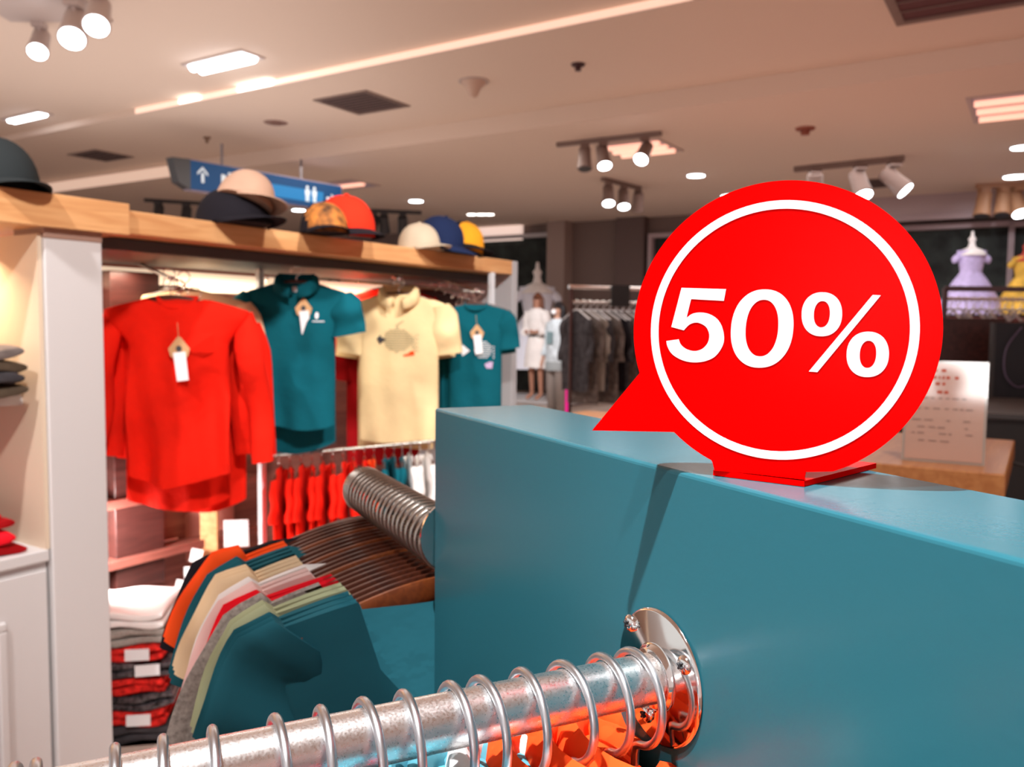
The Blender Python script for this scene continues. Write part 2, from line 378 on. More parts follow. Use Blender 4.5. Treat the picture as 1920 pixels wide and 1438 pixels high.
# shirt: x across, -y front, origin at the neck, z down
class Shirt:
    def __init__(s, w=.2, body=.17, L=.5, d=.02, sl=.18, sa=.35, sr=.05, seed=0, fold=.006, neck=.05, hem=1.0, slope=.04, hemcurve=0, sshape=1.0, twist=0, scoop=0):
        s.__dict__.update(locals())
    def a(s, t):   # half width at t in 0..1 (top->hem)
        z = t*s.L
        if s.scoop:
            k = min(1, z/.13); k = k*k*(3-2*k); return (s.w*(1-k) + s.body*k*(1 + (s.hem-1)*max(0, t-.3)/.7))
        if z < s.slope: return s.neck + (s.w - s.neck)*(z/s.slope)**.85
        k = min(1, (z - s.slope)/.12); k = k*k*(3-2*k)
        return s.w*(1-k) + s.body*k*(1 + (s.hem-1)*max(0, t-.3)/.7)
    def fo(s, x, t):
        sd = s.seed
        f = s.fold*(t**.7)*(sin(34*x + sd*1.7 + 2*t) + .6*sin(61*x + sd*2.3 - 4*t)) + s.fold*.5*sin(9*t + 12*x + sd)*t
        return f + s.fold*1.5*sin(7*(t + x*2.2) + sd)*max(0, .6-abs(t-.4))
    def front(s, x, t):
        a = s.a(t); u = max(-1, min(1, x/a)); d = s.d*min(1, (.85 if s.scoop else .25) + t*3)
        return -d*sqrt(max(0, 1-u**4)) + s.fo(x, t)
    def zz(s, x, t):
        u = x/max(.01, s.a(t))
        if s.scoop:
            X = abs(u)*s.w; q = X/s.neck
            top = -s.scoop*(max(0, 1-q*q))**.6 - .004 if q < 1 else -s.slope*((X-s.neck)/(s.w-s.neck))**1.2
            return -s.L*t + top*(1-t)**3 - s.hemcurve*(1-u*u)*t**3 + .006*sin(18*x+s.seed*3)*t
        return -s.L*t - s.hemcurve*(1-u*u)*t**3 + .006*sin(18*x+s.seed*3)*t
    def bm(s, nt=26, nu=22):
        b = nb(); rings = []
        for i in range(nt+1):
            t = (i/nt); t = t**1.35; a = s.a(t); ring = []
            d = s.d*min(1, (.85 if s.scoop else .25) + t*3)
            for k in range(nu+1):
                u = -cos(pi*k/nu); x = a*u; ring.append(Vector((x, s.front(x, t), s.zz(x, t))))
            for k in range(nu-1, 0, -1):
                u = -cos(pi*k/nu); x = a*u; ring.append(Vector((x, d*.8*sqrt(max(0, 1-u**4)) + s.fo(x, t)*.6, s.zz(x, t))))
            rings.append(ring)
        loft(b, rings, caps=True)
        if s.sl:
            for sg_ in (-1, 1):
                n = 10; rr = []
                x0, z0 = sg_*(s.w-.018), -s.slope-.012
                for i in range(n+1):
                    q = i/n; an = s.sa*(1 - .35*q)
                    cx_ = x0 + sg_*sin(an)*s.sl*q; cz_ = z0 - .02*q - cos(an)*s.sl*q
                    if i == 0: cz_ = z0 + .006
                    rad = s.sr*(1 - (1-s.sshape)*q)*(.55 if i == 0 else .85 if i == 1 else 1); dn = Vector((sg_*cos(an), 0, sin(an)))
                    wob = s.fold*1.2*sin(9*q + s.seed)
                    rr.append([Vector((cx_, wob, cz_)) + dn*rad*cos(2*pi*k/16) + Vector((0, 1, 0))*s.d*.85*sin(2*pi*k/16)*(1+.2*sin(4*q*3+k)) for k in range(16)])
                loft(b, rr)
        return b
def collar(parent, sh, M, h=.03, r=.06, open_=.5, tilt=.35):
    b = nb(); R = []
    for lay, (rr, z) in enumerate(((r*.80, .0), (r*.85, h*.7), (r*.95, h), (r*1.15, h*.7), (r*1.28, -h*.35))):
        ring = []
        for k in range(25):
            a = -pi/2 + open_/2 + (2*pi - open_)*k/24
            front = max(0, -sin(a)); ring.append(Vector((rr*cos(a), rr*.62*sin(a) - (.010*front if lay > 2 else 0), z - tilt*h*front*1.6)))
        R.append(ring)
    loft(b, R, caps=False, closed=False)
    return obj('collar', b, M, parent, solid=.003)
def decal(parent, name, M, sh, polys, lift=.002):
    b = nb()
    for poly in polys:
        def t3(u, v, d): t = -v/sh.L; return Vector((u, sh.front(u, t) - lift + d, v))
        prism(b, poly, (-.0005, .0005), t3)
    return flat(name, b, M, parent)
def blob(cx, cz, rx, rz, n=16, jag=0): return [(cx + rx*cos(2*pi*k/n)*(1+jag*(k % 2)), cz + rz*sin(2*pi*k/n)*(1+jag*(k % 2))) for k in range(n)]
def tagpart(parent, sh, x, z, sc=1.0, roof=True):
    y = sh.front(x, min(1, -z/sh.L)) - .012
    b = nb(); prism(b, [(-.030*sc, 0), (-.024*sc, -.022*sc), (-.012*sc, -.030*sc), (.012*sc, -.030*sc), (.024*sc, -.022*sc), (.030*sc, 0), (.004*sc, .034*sc), (-.004*sc, .034*sc)], (0, .0012), lambda u, v, d: Vector((x+u, y+d, z+v)))
    k = flat('hang_tag', b, KRAFT, parent)
    b = nb(); prism(b, [(-.016*sc, -.012*sc), (.018*sc, -.008*sc), (.026*sc, -.090*sc), (-.006*sc, -.094*sc)], (-.003, -.002), lambda u, v, d: Vector((x+u, y+d, z+v)))
    flat('price_label', b, LABELW, k)
    b = nb(); prism(b, blob(0, .0, .008*sc, .009*sc), (-.0035, -.0025), lambda u, v, d: Vector((x+u, y+d, z+v))); flat('emblem', b, DKGREY, k)
    b = nb(); tube(b, [(x, y, z+.03*sc), (x-.003, y+.004, z+.05*sc), (x-.006, y+.010, z+.075*sc)], .0008, 6); obj('string', b, KRAFT, k)
    return k

# ------------------------------------------------------------------ hangers on the front rail
tops = [(1195, 1208), (1140, 1222), (1068, 1235), (990, 1248), (912, 1262), (855, 1275), (765, 1292), (690, 1307), (607, 1320), (522, 1337), (400, 1360), (305, 1378), (215, 1395), (66, 1428), (20, 1440)]
ts = []
for q in tops:
    p = onpl(*q, U, FL.dot(U)); ts.append((p - FL).dot(N))
h0 = None
mats_front = ['orange', 'orange', 'orange', 'white', 'teal', 'teal', 'teal', 'teal', 'crimson', 'crimson', 'crimson', 'white', 'beige', 'crimson', 'crimson']
for i, t in enumerate(ts):
    lab = '%s wire-hooked hanger from the flange on the steel front rail' % ORD[i]
    loc = FL + N*t; rz = BOXR + random.uniform(-.07, .07)
    if h0 is None:
        h0, zb = make_hanger(lab, 'hangers on the front rail', loc, rz, .18, .05, .0228, .030, .0021, WIRE, WOODH)
    else:
        h = dup(h0, loc, (0, 0, rz), lab)
# garments on them (shirt x axis along U)
FM = {'orange': ORANGE, 'white': CWHITE, 'teal': AQUA, 'crimson': HOT, 'beige': BEIGE}
protos = {}
for i, t in enumerate(ts):
    k = mats_front[i]
    if i >= 11 and i < 13: pass
    rz = BOXR + pi/2 + random.uniform(-.05, .05)
    loc = FL + N*t + Vector((0, 0, zb + .012))
    lab = '%s garment from the flange on the front rail, %s jersey' % (ORD[i], {'teal': 'light teal'}.get(k, k))
    if k not in protos:
        sh = Shirt(w=.16, body=.15, L=.42, d=.007, sl=.12, sa=.4, sr=.045, seed=i, fold=.002, neck=.035, slope=.05)
        r = thing('shirt', lab, 'shirt', loc, rz, 'garments on the front rail'); obj('body', sh.bm(), FM[k], r)
        collar(r, sh, FM[k], .016, .045, .5, .5); protos[k] = r
    else:
        dup(protos[k], loc, (0, 0, rz), lab)

# ================================================================== ROD 2 behind the panel end
P2 = onpl(690, 905, N, cN-.02); S2 = (P2 - A).dot(U)
def r2(s, n=-.02, drop=.181):
    return A + U*s + N*(n) + Vector((0, 0, (CZ - drop) - A.z))
rail2 = thing('clothes_rail', 'steel rail crowded with hanger hooks running from the end of the teal panel', 'clothes rail', r2(0), BOXR)
b = nb(); lathe(b, [(.0001, .001), (.0125, .001), (.0125, S2+.012), (.0135, S2+.013), (.0135, S2+.018), (.0001, S2+.019)], 32, 'y'); obj('rod', b, STEEL, rail2)
b = nb(); lathe(b, [(.0001, .0005), (.032, .0005), (.032, .003), (.015, .006), (.0001, .006)], 40, 'y'); obj('flange', b, CHROME, rail2)
g2 = [('black', CBLACK, 1), ('orange', ORANGE, 2), ('dark teal', BLUETEAL, 3), ('beige', BEIGE, 3), ('white', CWHITE, 1), ('pale pink', PINK, 2), ('crimson', HOT, 2), ('grey marl', GREY, 1), ('sage green', GREEN, 2), ('teal', BLUETEAL, 3)]
seq = [(nm, mm) for nm, mm, c in g2 for _ in range(c)]
NG = len(seq); hh = {}; zb2 = 0
def arm_rot(j): return BOXR - pi/2 + random.uniform(-.02, .02)
for j, (nm, mm) in enumerate(seq):
    s = .262 - j*(.262-.022)/(NG-1)
    lab = '%s hanger from the far end of the rail behind the panel' % ORD[j]
    light_ = j in (3, 7, 11, 19)
    key = 'l' if light_ else 'd'
    loc = r2(s); rz = BOXR - pi/2 + random.uniform(-.02, .02)
    if key not in hh:
        hh[key], zb2 = make_hanger(lab, 'hangers on the rail behind the panel', loc, rz, .132, .036, .0245, .012, .0019, DARKWIRE, WOODH2 if light_ else WOODH)
    else: dup(hh[key], loc, (0, 0, rz), lab)
    # garment: neck opening wide so the wooden bar shows; shoulders at |n| .145
    lab = '%s %s shirt from the far end on the rail behind the panel' % (ORD[j], nm)
    if nm == 'crimson' and j % 2 == 0: nk = .075
    else: nk = .10
    if nm == 'sage green' or nm == 'teal': nk = .09
    key = ('g', nm)
    if key not in protos:
        sh = Shirt(w=.162 if nm == 'black' else .150, body=.130, L=.42, d=.0072, sl={'orange': .085, 'beige': .085, 'grey marl': .12, 'dark teal': .10, 'pale pink': .10}.get(nm, .085), sa={'orange': 1.0, 'beige': .85, 'grey marl': .8}.get(nm, .70), sr=.045, seed=j, fold=.0035, neck=nk-.01, slope=.016, sshape=1.05, scoop={'teal': .10}.get(nm, .06))
        r = thing('shirt', lab, 'shirt', loc + Vector((0, 0, zb2-.012)), rz + pi/2, 'shirts on the rail behind the panel')
        obj('body', sh.bm(), mm, r); protos[key] = r
    else: dup(protos[key], loc + Vector((0, 0, zb2-.012)), (0, 0, rz+pi/2), lab)
for j in range(5):     # loose hooks between the shirts
    loc = r2(.268+.0032*j); dup(hh['d'], loc, (0, 0, BOXR-pi/2+.04*j-.08), '%s bare dark hanger at the very end of the rail behind the panel' % ORD[j], 'bare hangers at the rail end')


# ================================================================== LEFT SHELF UNIT (room frame, front plane x = -2)
XF = -2.0
def rm_root(name, label, cat, x, y, z, group=None): return thing(name, label, cat, RM(x, y, z), ROOM, group)
def pb(px, py, n=E2, c=2.0): return inroom(onpl(px, py, n, c))
ya = 0.35; yb = pb(237, 397).y; yc = pb(961, 489).y
ztop = CZ+.285; zbot = CZ+.225
su = rm_root('display_shelf', 'white clothes shelving unit with a light wood top running away to the right', 'shelving unit', XF, yb, 0)
def SU(name, M, x0, y0, z0, x1, y1, z1, bevel=.003, par=None):
    return flat(name, boxbm(x0-XF, y0-yb, z0, x1-XF, y1-yb, z1), M, par or su, bevel=bevel)
SU('top_board', WOODL, XF-.62, yb-.02, zbot, XF, yc, ztop)
SU('top_board', WOODL, XF-.62, ya, zbot-.005, XF+.015, yb, ztop+.014)
c0_ = pb(85, 430).y; c1_ = pb(193, 432).y
SU('column', WHITEP, XF-.14, c0_, 0, XF-.006, c1_, zbot-.001)
SU('column_head', mat('tan_trim', (.36, .22, .17), .5), XF-.141, c0_-.001, zbot-.03, XF-.004, c1_+.001, zbot)
SU('side_panel', mat('side_laminate', (.50, .50, .52), .5), XF-.62, yc, 0, XF-.0, yc+.045, ztop+.0)
SU('back_panel', MAROON, XF-.66, ya, 0, XF-.63, yc, zbot-.02)
SU('back_header', DKGREY, XF-.60, c1_, zbot-.035, XF-.10, yc, zbot-.001)
SU('light_strip', STRIP, XF-.625, c1_+.02, zbot-.115, XF-.60, yc-.02, zbot-.045)
SU('dark_upright', WOODD, XF-.60, 1.62, .3, XF-.55, 1.80, zbot-.06)
# front rails / shelves low down
for z, dx in ((.86, .0), (.62, .02), (.42, .04)):
    SU('shelf_board', MAROON, XF-.60, c1_+.02, z-.03, XF-.53, 2.2, z)
def post(px, Y, ztopr, zb_):
    p = at(px, 610, Y); o = thing('metal_post', 'slim white metal post beneath the wood top, behind the shirts' if px < 600 else 'slim white metal post by the grey end panel', 'post', (p.x, p.y, 0), ROOM)
    b = nb(); box(b, -.011, -.011, .0, .011, .011, ztopr); flat('upright', b, mat('post_white', (.80, .82, .86), .4), o, bevel=.002)
    b = nb(); box(b, -.03, -.03, 0, .03, .03, .012); flat('foot_plate', b, STEEL, o)
post(488, 3.02, zbot, 0); post(921, 3.62, zbot, 0)

# left bay: cream lined bay with a cabinet
cb = rm_root('drawer_cabinet', 'off-white cabinet with a raised moulded door left of the column', 'cabinet', XF, ya, 0)
zt = CZ - .55
flat('carcass', boxbm(-.60, 0, 0, -.030, c0_-ya-.004, zt-.03), WHITEP, cb)
flat('top', boxbm(-.62, 0, zt-.03, -.012, c0_-ya-.004, zt), WHITEP, cb, bevel=.004)
dy1 = c0_-ya-.01
b = nb(); box(b, -.030, .01, .04, -.016, dy1, zt-.05)
dr = flat('door', b, WHITEP, cb, bevel=.003)
def frame(bm, y0, z0, y1, z1, w, x0, x1):
    box(bm, x0, y0, z0, x1, y1, z0+w); box(bm, x0, y0, z1-w, x1, y1, z1); box(bm, x0, y0, z0+w, x1, y0+w, z1-w); box(bm, x0, y1-w, z0+w, x1, y1, z1-w)
b = nb(); frame(b, .10, .13, dy1-.10, zt-.15, .020, -.020, -.006); flat('moulding', b, WHITEP, dr, bevel=.004)
b = nb(); frame(b, .128, .158, dy1-.128, zt-.178, .010, -.020, -.010); flat('moulding', b, WHITEP, dr, bevel=.003)
bay = rm_root('wall_niche', 'cream lined open bay left of the white column', 'alcove', XF-.3, ya, 0)
flat('lining', boxbm(-.30, 0, zt, -.27, c0_-ya, zbot-.02), CREAM, bay)
flat('shelf_board', boxbm(-.27, 0, CZ-.205, .20, c0_-ya-.01, CZ-.18), WHITEP, bay)
flat('light_strip', boxbm(-.265, 0, zbot-.05, -.24, c0_-ya-.02, zbot-.03), STRIP, bay)
flat('side_lining', boxbm(-.27, c0_-ya-.012, zt, .285, c0_-ya-.002, zbot-.02), CREAM, bay)
light('bay_lamp', 'AREA', RM(XF-.25, 1.0, zbot-.03), 3.0, (1, .72, .45), RM(XF-.45, .85, .8), .25, sy=.1)
for yy in (1.5, 2.1, 2.7): light('strip_lamp', 'AREA', RM(XF-.50, yy, zbot-.06), 2.2, (1, .82, .62), RM(XF-.55, yy, 0), .4, sy=.04)

def folded(name, label, cat, loc, rz, w, d, h, M, group=None, seed=0, layers=3):
    o = thing(name, label, cat, loc, rz, group)
    for L in range(layers):
        b = nb(); rings = []; hl = h/layers; n = 12
        for i in range(n+1):
            u = -cos(pi*i/n); x = u*w/2*(1 - .02*L); sq = max(.35, max(0, 1-abs(u)**14)**.5)
            ring = []
            for k in range(20):
                a = 2*pi*k/20; c, s_ = cos(a), sin(a)
                yy = d/2*abs(c)**.28*(1 if c > 0 else -1); zz = hl/2*abs(s_)**.38*(1 if s_ > 0 else -1)*sq
                yy += .006*sin(5*u+seed+L) ; zz += hl*.18*sin(4*u + seed*2 + L + yy*20)
                ring.append(Vector((x, yy, hl*(L+.5) + zz)))
            rings.append(ring)
        loft(b, rings); obj('folded_layer', b, M, o)
    return o
# dark knitwear on the bay shelf
base = RM(XF-.17, c0_-.175, CZ-.18)
for k in range(4):
    folded('folded_sweater', '%s dark olive folded sweater from the shelf up, left of the column' % ORD[k], 'folded sweater', base + Vector((.004*k, -.003*k, .0302*k)), ROOM+pi/2+.05*((-1)**k), .26, .30, .030, [OLIVE, CHAR, OLIVE, TAUPE][k], 'folded dark sweaters', k, 1)
base = RM(XF-.17, c0_-.18, zt)
for k in range(4):
    folded('folded_shirt', '%s dark red folded shirt from below on the white cabinet' % ORD[k], 'folded shirt', base + Vector((-.006*k, .004*k, .0282*k)), ROOM+pi/2+.07*((-1)**k), .24-.02*k, .30, .028, [DKRED, HOT, DKRED, HOT][k], 'folded red shirts', k+5, 1)

# ------------------------------------------------------------------ face-out shirts under the wood top
def neckp(px, py, Y): return at(px, py, Y)
def front_hanger(lab, loc, rz, M=WOODH, half=.15):
    t, z = make_hanger(lab, 'hangers above the face-out shirts', loc, rz, half, .04, .02, .02, .002, CHROME, M, .006); return t, z
hp0, hz = front_hanger('dark wooden hanger carrying the front red long sleeved shirt', neckp(320, 560, 2.5) + Vector((0, 0, .058)), .15 + pi/2)
def fh(lab, p, rz): return dup(hp0, p + Vector((0, 0, .058)), (0, 0, rz+pi/2), lab)
# red group
sh = Shirt(w=.205, body=.145, L=.52, d=.034, sl=.42, sa=.21, sr=.043, seed=2, fold=.022, neck=.07, slope=.035, hemcurve=.03, sshape=.75, hem=1.03, scoop=.012)
p = neckp(333, 560, 2.5)
r = thing('long_sleeved_shirt', 'front bright red long sleeved shirt with a hanging tag, right of the white column', 'shirt', p, .12, 'red long sleeved shirts')
obj('body', sh.bm(34, 30), RED, r)
b = nb(); lathe(b, [(.055, 0), (.060, .006), (.056, .010), (.050, .004)], 32, 'z'); 
for v in b.verts: v.co.y *= .5; v.co.z -= .035*max(0, -v.co.y/.03)
obj('neckband', b, RED, r)
def pocket(sh_, par, x, z, w_, h_): decal(par, 'chest_pocket', RED, sh_, [[(x-w_, z), (x+w_, z), (x+w_, z-h_*.8), (x, z-h_), (x-w_, z-h_*.8)]], .003)
pocket(sh, r, .075, -.10, .035, .07)
tagpart(r, sh, .022, -.145, 1.0)
redp = r
Lb = ['second red long sleeved shirt, just behind the front red one', 'third red long sleeved shirt, with its hem hanging lowest', 'rearmost red long sleeved shirt against the column side']
sh2 = Shirt(w=.19, body=.15, L=.60, d=.035, sl=.40, sa=.12, sr=.05, seed=5, fold=.010, neck=.07, slope=.04, hemcurve=.045, sshape=.8, hem=1.0)
for k, (dx, dy, dz) in enumerate(((-.035, .08, -.005), (-.01, .16, -.025), (-.09, .24, .0))):
    q = p + Vector((dx, dy, dz))
    if k == 0:
        r2_ = thing('long_sleeved_shirt', Lb[0], 'shirt', q, .16, 'red long sleeved shirts'); obj('body', sh2.bm(), RED, r2_)
    else: dup(r2_, q, (0, 0, .12+.05*k), Lb[k])
    fh('dark wooden hanger of the %s red shirt from the front' % ORD[k+1], q, .12)
# pale shirts behind the red ones, on rising arm
shp = Shirt(w=.21, body=.17, L=.5, d=.02, sl=.2, sa=.3, sr=.05, seed=3, fold=.004, neck=.06, slope=.035)
pale0 = None
for k in range(5):
    q = at(345-28*k, 546-6*k, 2.84+.07*k)
    lab = '%s pale shirt from the front behind the red shirts' % ORD[k]
    if pale0 is None: pale0 = thing('shirt', lab, 'shirt', q, .1, 'pale shirts behind the red ones'); obj('body', shp.bm(), BEIGE, pale0)
    elif k == 1: r = thing('shirt', lab, 'shirt', q, .1, 'pale shirts behind the red ones'); obj('body', shp.bm(), CWHITE, r); p1_ = r
    else: dup(pale0 if k % 2 == 0 else p1_, q, (0, 0, .1), lab)
    fh('chrome hooked hanger of the %s pale shirt behind the red shirts' % ORD[k], q, .1)
def arm(label, a, bb):
    o = thing('hanging_rail', label, 'hanging rail', a, 0)
    b = nb(); tube(b, [Vector((0, 0, 0)), Vector(bb)-Vector(a)], .006, 12); obj('bar', b, DARKWIRE, o)
    b = nb(); lathe(b, [(.0001, -.004), (.009, -.004), (.009, .006), (.0001, .006)], 20, 'z'); obj('end_stop', b, CHROME, o)
arm('sloping steel display arm holding the red shirts', neckp(320, 560, 2.46) + Vector((0, 0, .058)), at(215, 500, 3.22) + Vector((0, 0, .058)))

# teal polo
p = neckp(556, 531, 2.9)
sh = Shirt(w=.172, body=.128, L=.48, d=.032, sl=.115, sa=.30, sr=.058, seed=1, fold=.009, neck=.055, slope=.03, hemcurve=.02, sshape=1.05)
r = thing('polo_shirt', 'dark teal polo shirt with a white price tag, right of the red shirts', 'polo shirt', p, .05, 'teal polo shirts')
obj('body', sh.bm(34, 30), TEAL, r); collar(r, sh, TEAL, .032, .062, .35, .8)
decal(r, 'neck_label', LABELW, sh, [[(-.012, -.012), (.018, -.012), (.016, -.030), (-.010, -.030)]], .004)
decal(r, 'chest_print', LABELW, sh, [blob(.075, -.11, .006, .012, 8), [(.06, -.128), (.10, -.128), (.10, -.131), (.06, -.131)]], .003)
tagpart(r, sh, .03, -.085, .95)
fh('wooden hanger inside the front teal polo shirt', p, .05)
polo = r
shq = Shirt(w=.17, body=.13, L=.56, d=.03, sl=.10, sa=.28, sr=.055, seed=4, fold=.008, neck=.055, slope=.03, hemcurve=.03)
for k, (dx, dy, dz) in enumerate(((-.02, .09, -.005), (-.16, .26, -.03))):
    q = p + Vector((dx, dy, dz)); lab = ['second teal polo shirt showing below the hem of the front one', 'teal shirt hanging left behind the front teal polo and the post'][k]
    if k == 0: r = thing('polo_shirt', lab, 'polo shirt', q, .08, 'teal polo shirts'); obj('body', shq.bm(), TEAL, r); pq = r
    else: dup(pq, q, (0, 0, .1), lab)
    fh(['wooden hanger inside the second teal polo shirt', 'wooden hanger inside the teal shirt behind the post'][k], q, .08)
arm('sloping steel display arm holding the teal polo shirts', neckp(556, 531, 2.86) + Vector((0, 0, .058)), at(590, 500, 3.5) + Vector((0, 0, .058)))

# yellow polo
p = neckp(748, 552, 3.35)
sh = Shirt(w=.185, body=.158, L=.58, d=.035, sl=.17, sa=.22, sr=.058, seed=6, fold=.007, neck=.055, slope=.035, sshape=1.05)
r = thing('polo_shirt', 'pale yellow polo shirt printed with a dotted fish', 'polo shirt', p, .0, 'yellow polo shirts')
obj('body', sh.bm(34, 30), YELLOW, r); collar(r, sh, YELLOW, .034, .066, .55, .9)
# dotted fish: dots, arrow head, orange mark
FISH = mat('fish_print', (.36, .32, .19), .8)
dots = []
for i in range(17):
    for j in range(13):
        x = -.062 + i*.0075 + (.0037 if j % 2 else 0); z = -.235 + j*.0095
        if ((x-.0)/.058)**2 + ((z+.178)/.048)**2 < 1: dots.append(blob(x, z, .0028, .0034, 6))
for i in range(3):
    for j in range(5): dots.append(blob(.060+i*.009, -.195 + (j-2)*.010*(1+i*.3) + .004, .0028, .0034, 6))
for i in range(5): dots.append(blob(-.005+i*.006, -.122+i*.004, .003, .003, 6))
decal(r, 'fish_dots', FISH, sh, dots, .003)
decal(r, 'fish_head', DKGREY, sh, [[(-.083, -.175), (-.068, -.158), (-.066, -.168), (-.045, -.178), (-.066, -.190), (-.070, -.198)]], .003)
decal(r, 'orange_mark', ORANGE, sh, [[(.022, -.238), (.040, -.232), (.052, -.222), (.066, -.222), (.066, -.238), (.045, -.240), (.024, -.243)]], .003)
b = nb(); y0 = sh.front(0, .05)-.012; box(b, -.012, y0, -.085, .012, y0+.006, -.02); flat('placket', b, YELLOW, r)
fh('wooden hanger inside the front yellow polo', p, 0)
yel = r
shq = Shirt(w=.18, body=.155, L=.60, d=.03, sl=.17, sa=.25, sr=.055, seed=7, fold=.008, neck=.055, slope=.035)
for k, (dx, dy, dz) in enumerate(((-.025, .09, -.02), (-.035, .18, -.02))):
    q = p + Vector((dx, dy, dz)); lab = ['second yellow polo shirt peeking out left of the fish polo', 'third yellow polo shirt deep behind the fish polo'][k]
    if k == 0: r = thing('polo_shirt', lab, 'polo shirt', q, .03, 'yellow polo shirts'); obj('body', shq.bm(), YELLOW, r); pq = r
    else: dup(pq, q, (0, 0, .05), lab)
    fh(['wooden hanger inside the second yellow polo', 'wooden hanger inside the third yellow polo'][k], q, .0)
q = p + Vector((-.075, .30, .035)); r = thing('shirt', 'red shirt with its shoulder showing above the yellow polo', 'shirt', q, .05); obj('body', shq.bm(), RED, r)
fh('wooden hanger inside the red shirt behind the yellow polo', q, .05)
q = p + Vector((-.10, .24, -.12)); r = thing('shirt', 'dark red shirt seen in the gap between teal and yellow polos', 'shirt', q, .05); obj('body', shq.bm(), DKRED, r)
arm('sloping steel display arm holding the yellow polo shirts', neckp(748, 552, 3.3) + Vector((0, 0, .058)), at(690, 520, 3.9) + Vector((0, 0, .058)))

# teal fish t-shirt
p = neckp(892, 571, 3.5)
sh = Shirt(w=.136, body=.110, L=.43, d=.026, sl=.13, sa=.26, sr=.044, seed=8, fold=.005, neck=.05, slope=.022, sshape=1.05)
r = thing('t_shirt', 'dark teal t-shirt with a white fish print beside the grey end panel', 't-shirt', p, -.05, 'teal t-shirts')
obj('body', sh.bm(34, 30), TEAL, r)
b = nb(); lathe(b, [(.045, 0), (.050, .006), (.046, .010), (.040, .004)], 32, 'z')
for v in b.verts: v.co.y *= .5; v.co.z -= .03*max(0, -v.co.y/.025)
obj('neckband', b, TEAL, r)
dots = []
for i in range(12):
    for j in range(9):
        x = .0 + i*.0068 + (.0034 if j % 2 else 0); z = -.225 + j*.009
        if ((x-.035)/.036)**2 + ((z+.185)/.036)**2 < 1: dots.append(blob(x, z, .0026, .003, 6))
for j in range(5): dots.append(blob(.078, -.195 + (j-2)*.011, .003, .003, 6))
decal(r, 'fish_dots', LABELW, sh, dots, .003)
decal(r, 'fish_head', LABELW, sh, [[(-.072, -.19), (-.055, -.175), (-.050, -.165), (-.035, -.178), (-.02, -.19), (-.035, -.202), (-.050, -.212), (-.055, -.198)]], .003)
decal(r, 'tail_mark', mat('lilac_print', (.55, .40, .60), .8), sh, [[(.04, -.245), (.06, -.235), (.075, -.235), (.072, -.262), (.05, -.262)]], .003)
tagpart(r, sh, .01, -.115, .95)
fh('wooden hanger inside the teal fish t-shirt', p, -.05)
shq = Shirt(w=.145, body=.12, L=.49, d=.028, sl=.14, sa=.26, sr=.048, seed=9, fold=.006, neck=.05, slope=.025)
for k in range(3):
    q = p + Vector((-.030-.030*k, .05+.05*k, -.01)); lab = '%s teal t-shirt from the front, fanned out left of the fish t-shirt' % ORD[k+1]
    if k == 0: r = thing('t_shirt', lab, 't-shirt', q, -.02, 'teal t-shirts'); obj('body', shq.bm(), TEAL, r); pq = r
    else: dup(pq, q, (0, 0, 0), lab)
    fh('chrome hooked hanger of the %s teal t-shirt' % ORD[k+1], q, 0)
for k in range(5):
    q = at(868-17*k, 545-5*k, 3.66+.03*k); fh('%s bare chrome hooked hanger from the right above the teal t-shirts' % ORD[k], q - Vector((0, 0, .05)), .1)
arm('sloping steel display arm holding the teal t-shirts', neckp(892, 571, 3.46) + Vector((0, 0, .058)), at(790, 520, 3.9) + Vector((0, 0, .02)))
arm('dark hanging bar seen above the yellow polo', at(905, 548, 3.62), at(500, 515, 3.5))

# ------------------------------------------------------------------ lower rail with side-on shirts
a_ = at(500, 856, 2.95); b_ = at(812, 827, 3.08)
arm('dark lower hanging rail under the face-out polos', a_, b_)
lowc = [('red', RED)]*9 + [('orange', ORANGE)] + [('teal', TEAL)]*3 + [('white', CWHITE)]*3
dirv = (b_ - a_); Lr = dirv.length; rzl = atan2(dirv.y, dirv.x)
xs = [522, 542, 562, 582, 600, 620, 640, 660, 680, 698, 718, 736, 752, 768, 786, 804]
protos2 = {}
for k, (nm, mm) in enumerate(lowc):
    f = (xs[k]-500)/312.0; q = a_ + dirv*f
    rz = rzl + (.06 if k % 2 else -.04) - .05
    lab = '%s hanger from the left on the dark lower rail' % ORD[k]
    h = dup(hp0, q, (0, 0, rz), lab, 'hangers on the lower rail')
    h.scale = (1, .72, .75)
    lab = '%s shirt from the left on the lower rail, %s and seen edge-on' % (ORD[k], nm)
    loc = q + Vector((0, 0, -.040))
    if nm not in protos2:
        s_ = Shirt(w=.12, body=.11, L=.42, d=.016, sl=.12, sa=.35, sr=.045, seed=k, fold=.003, neck=.045, slope=.03)
        r = thing('shirt', lab, 'shirt', loc, rz, 'shirts on the lower rail'); obj('body', s_.bm(), mm, r, rot=(0, 0, pi/2)); protos2[nm] = r
    else: r = dup(protos2[nm], loc, (0, 0, rz), lab)
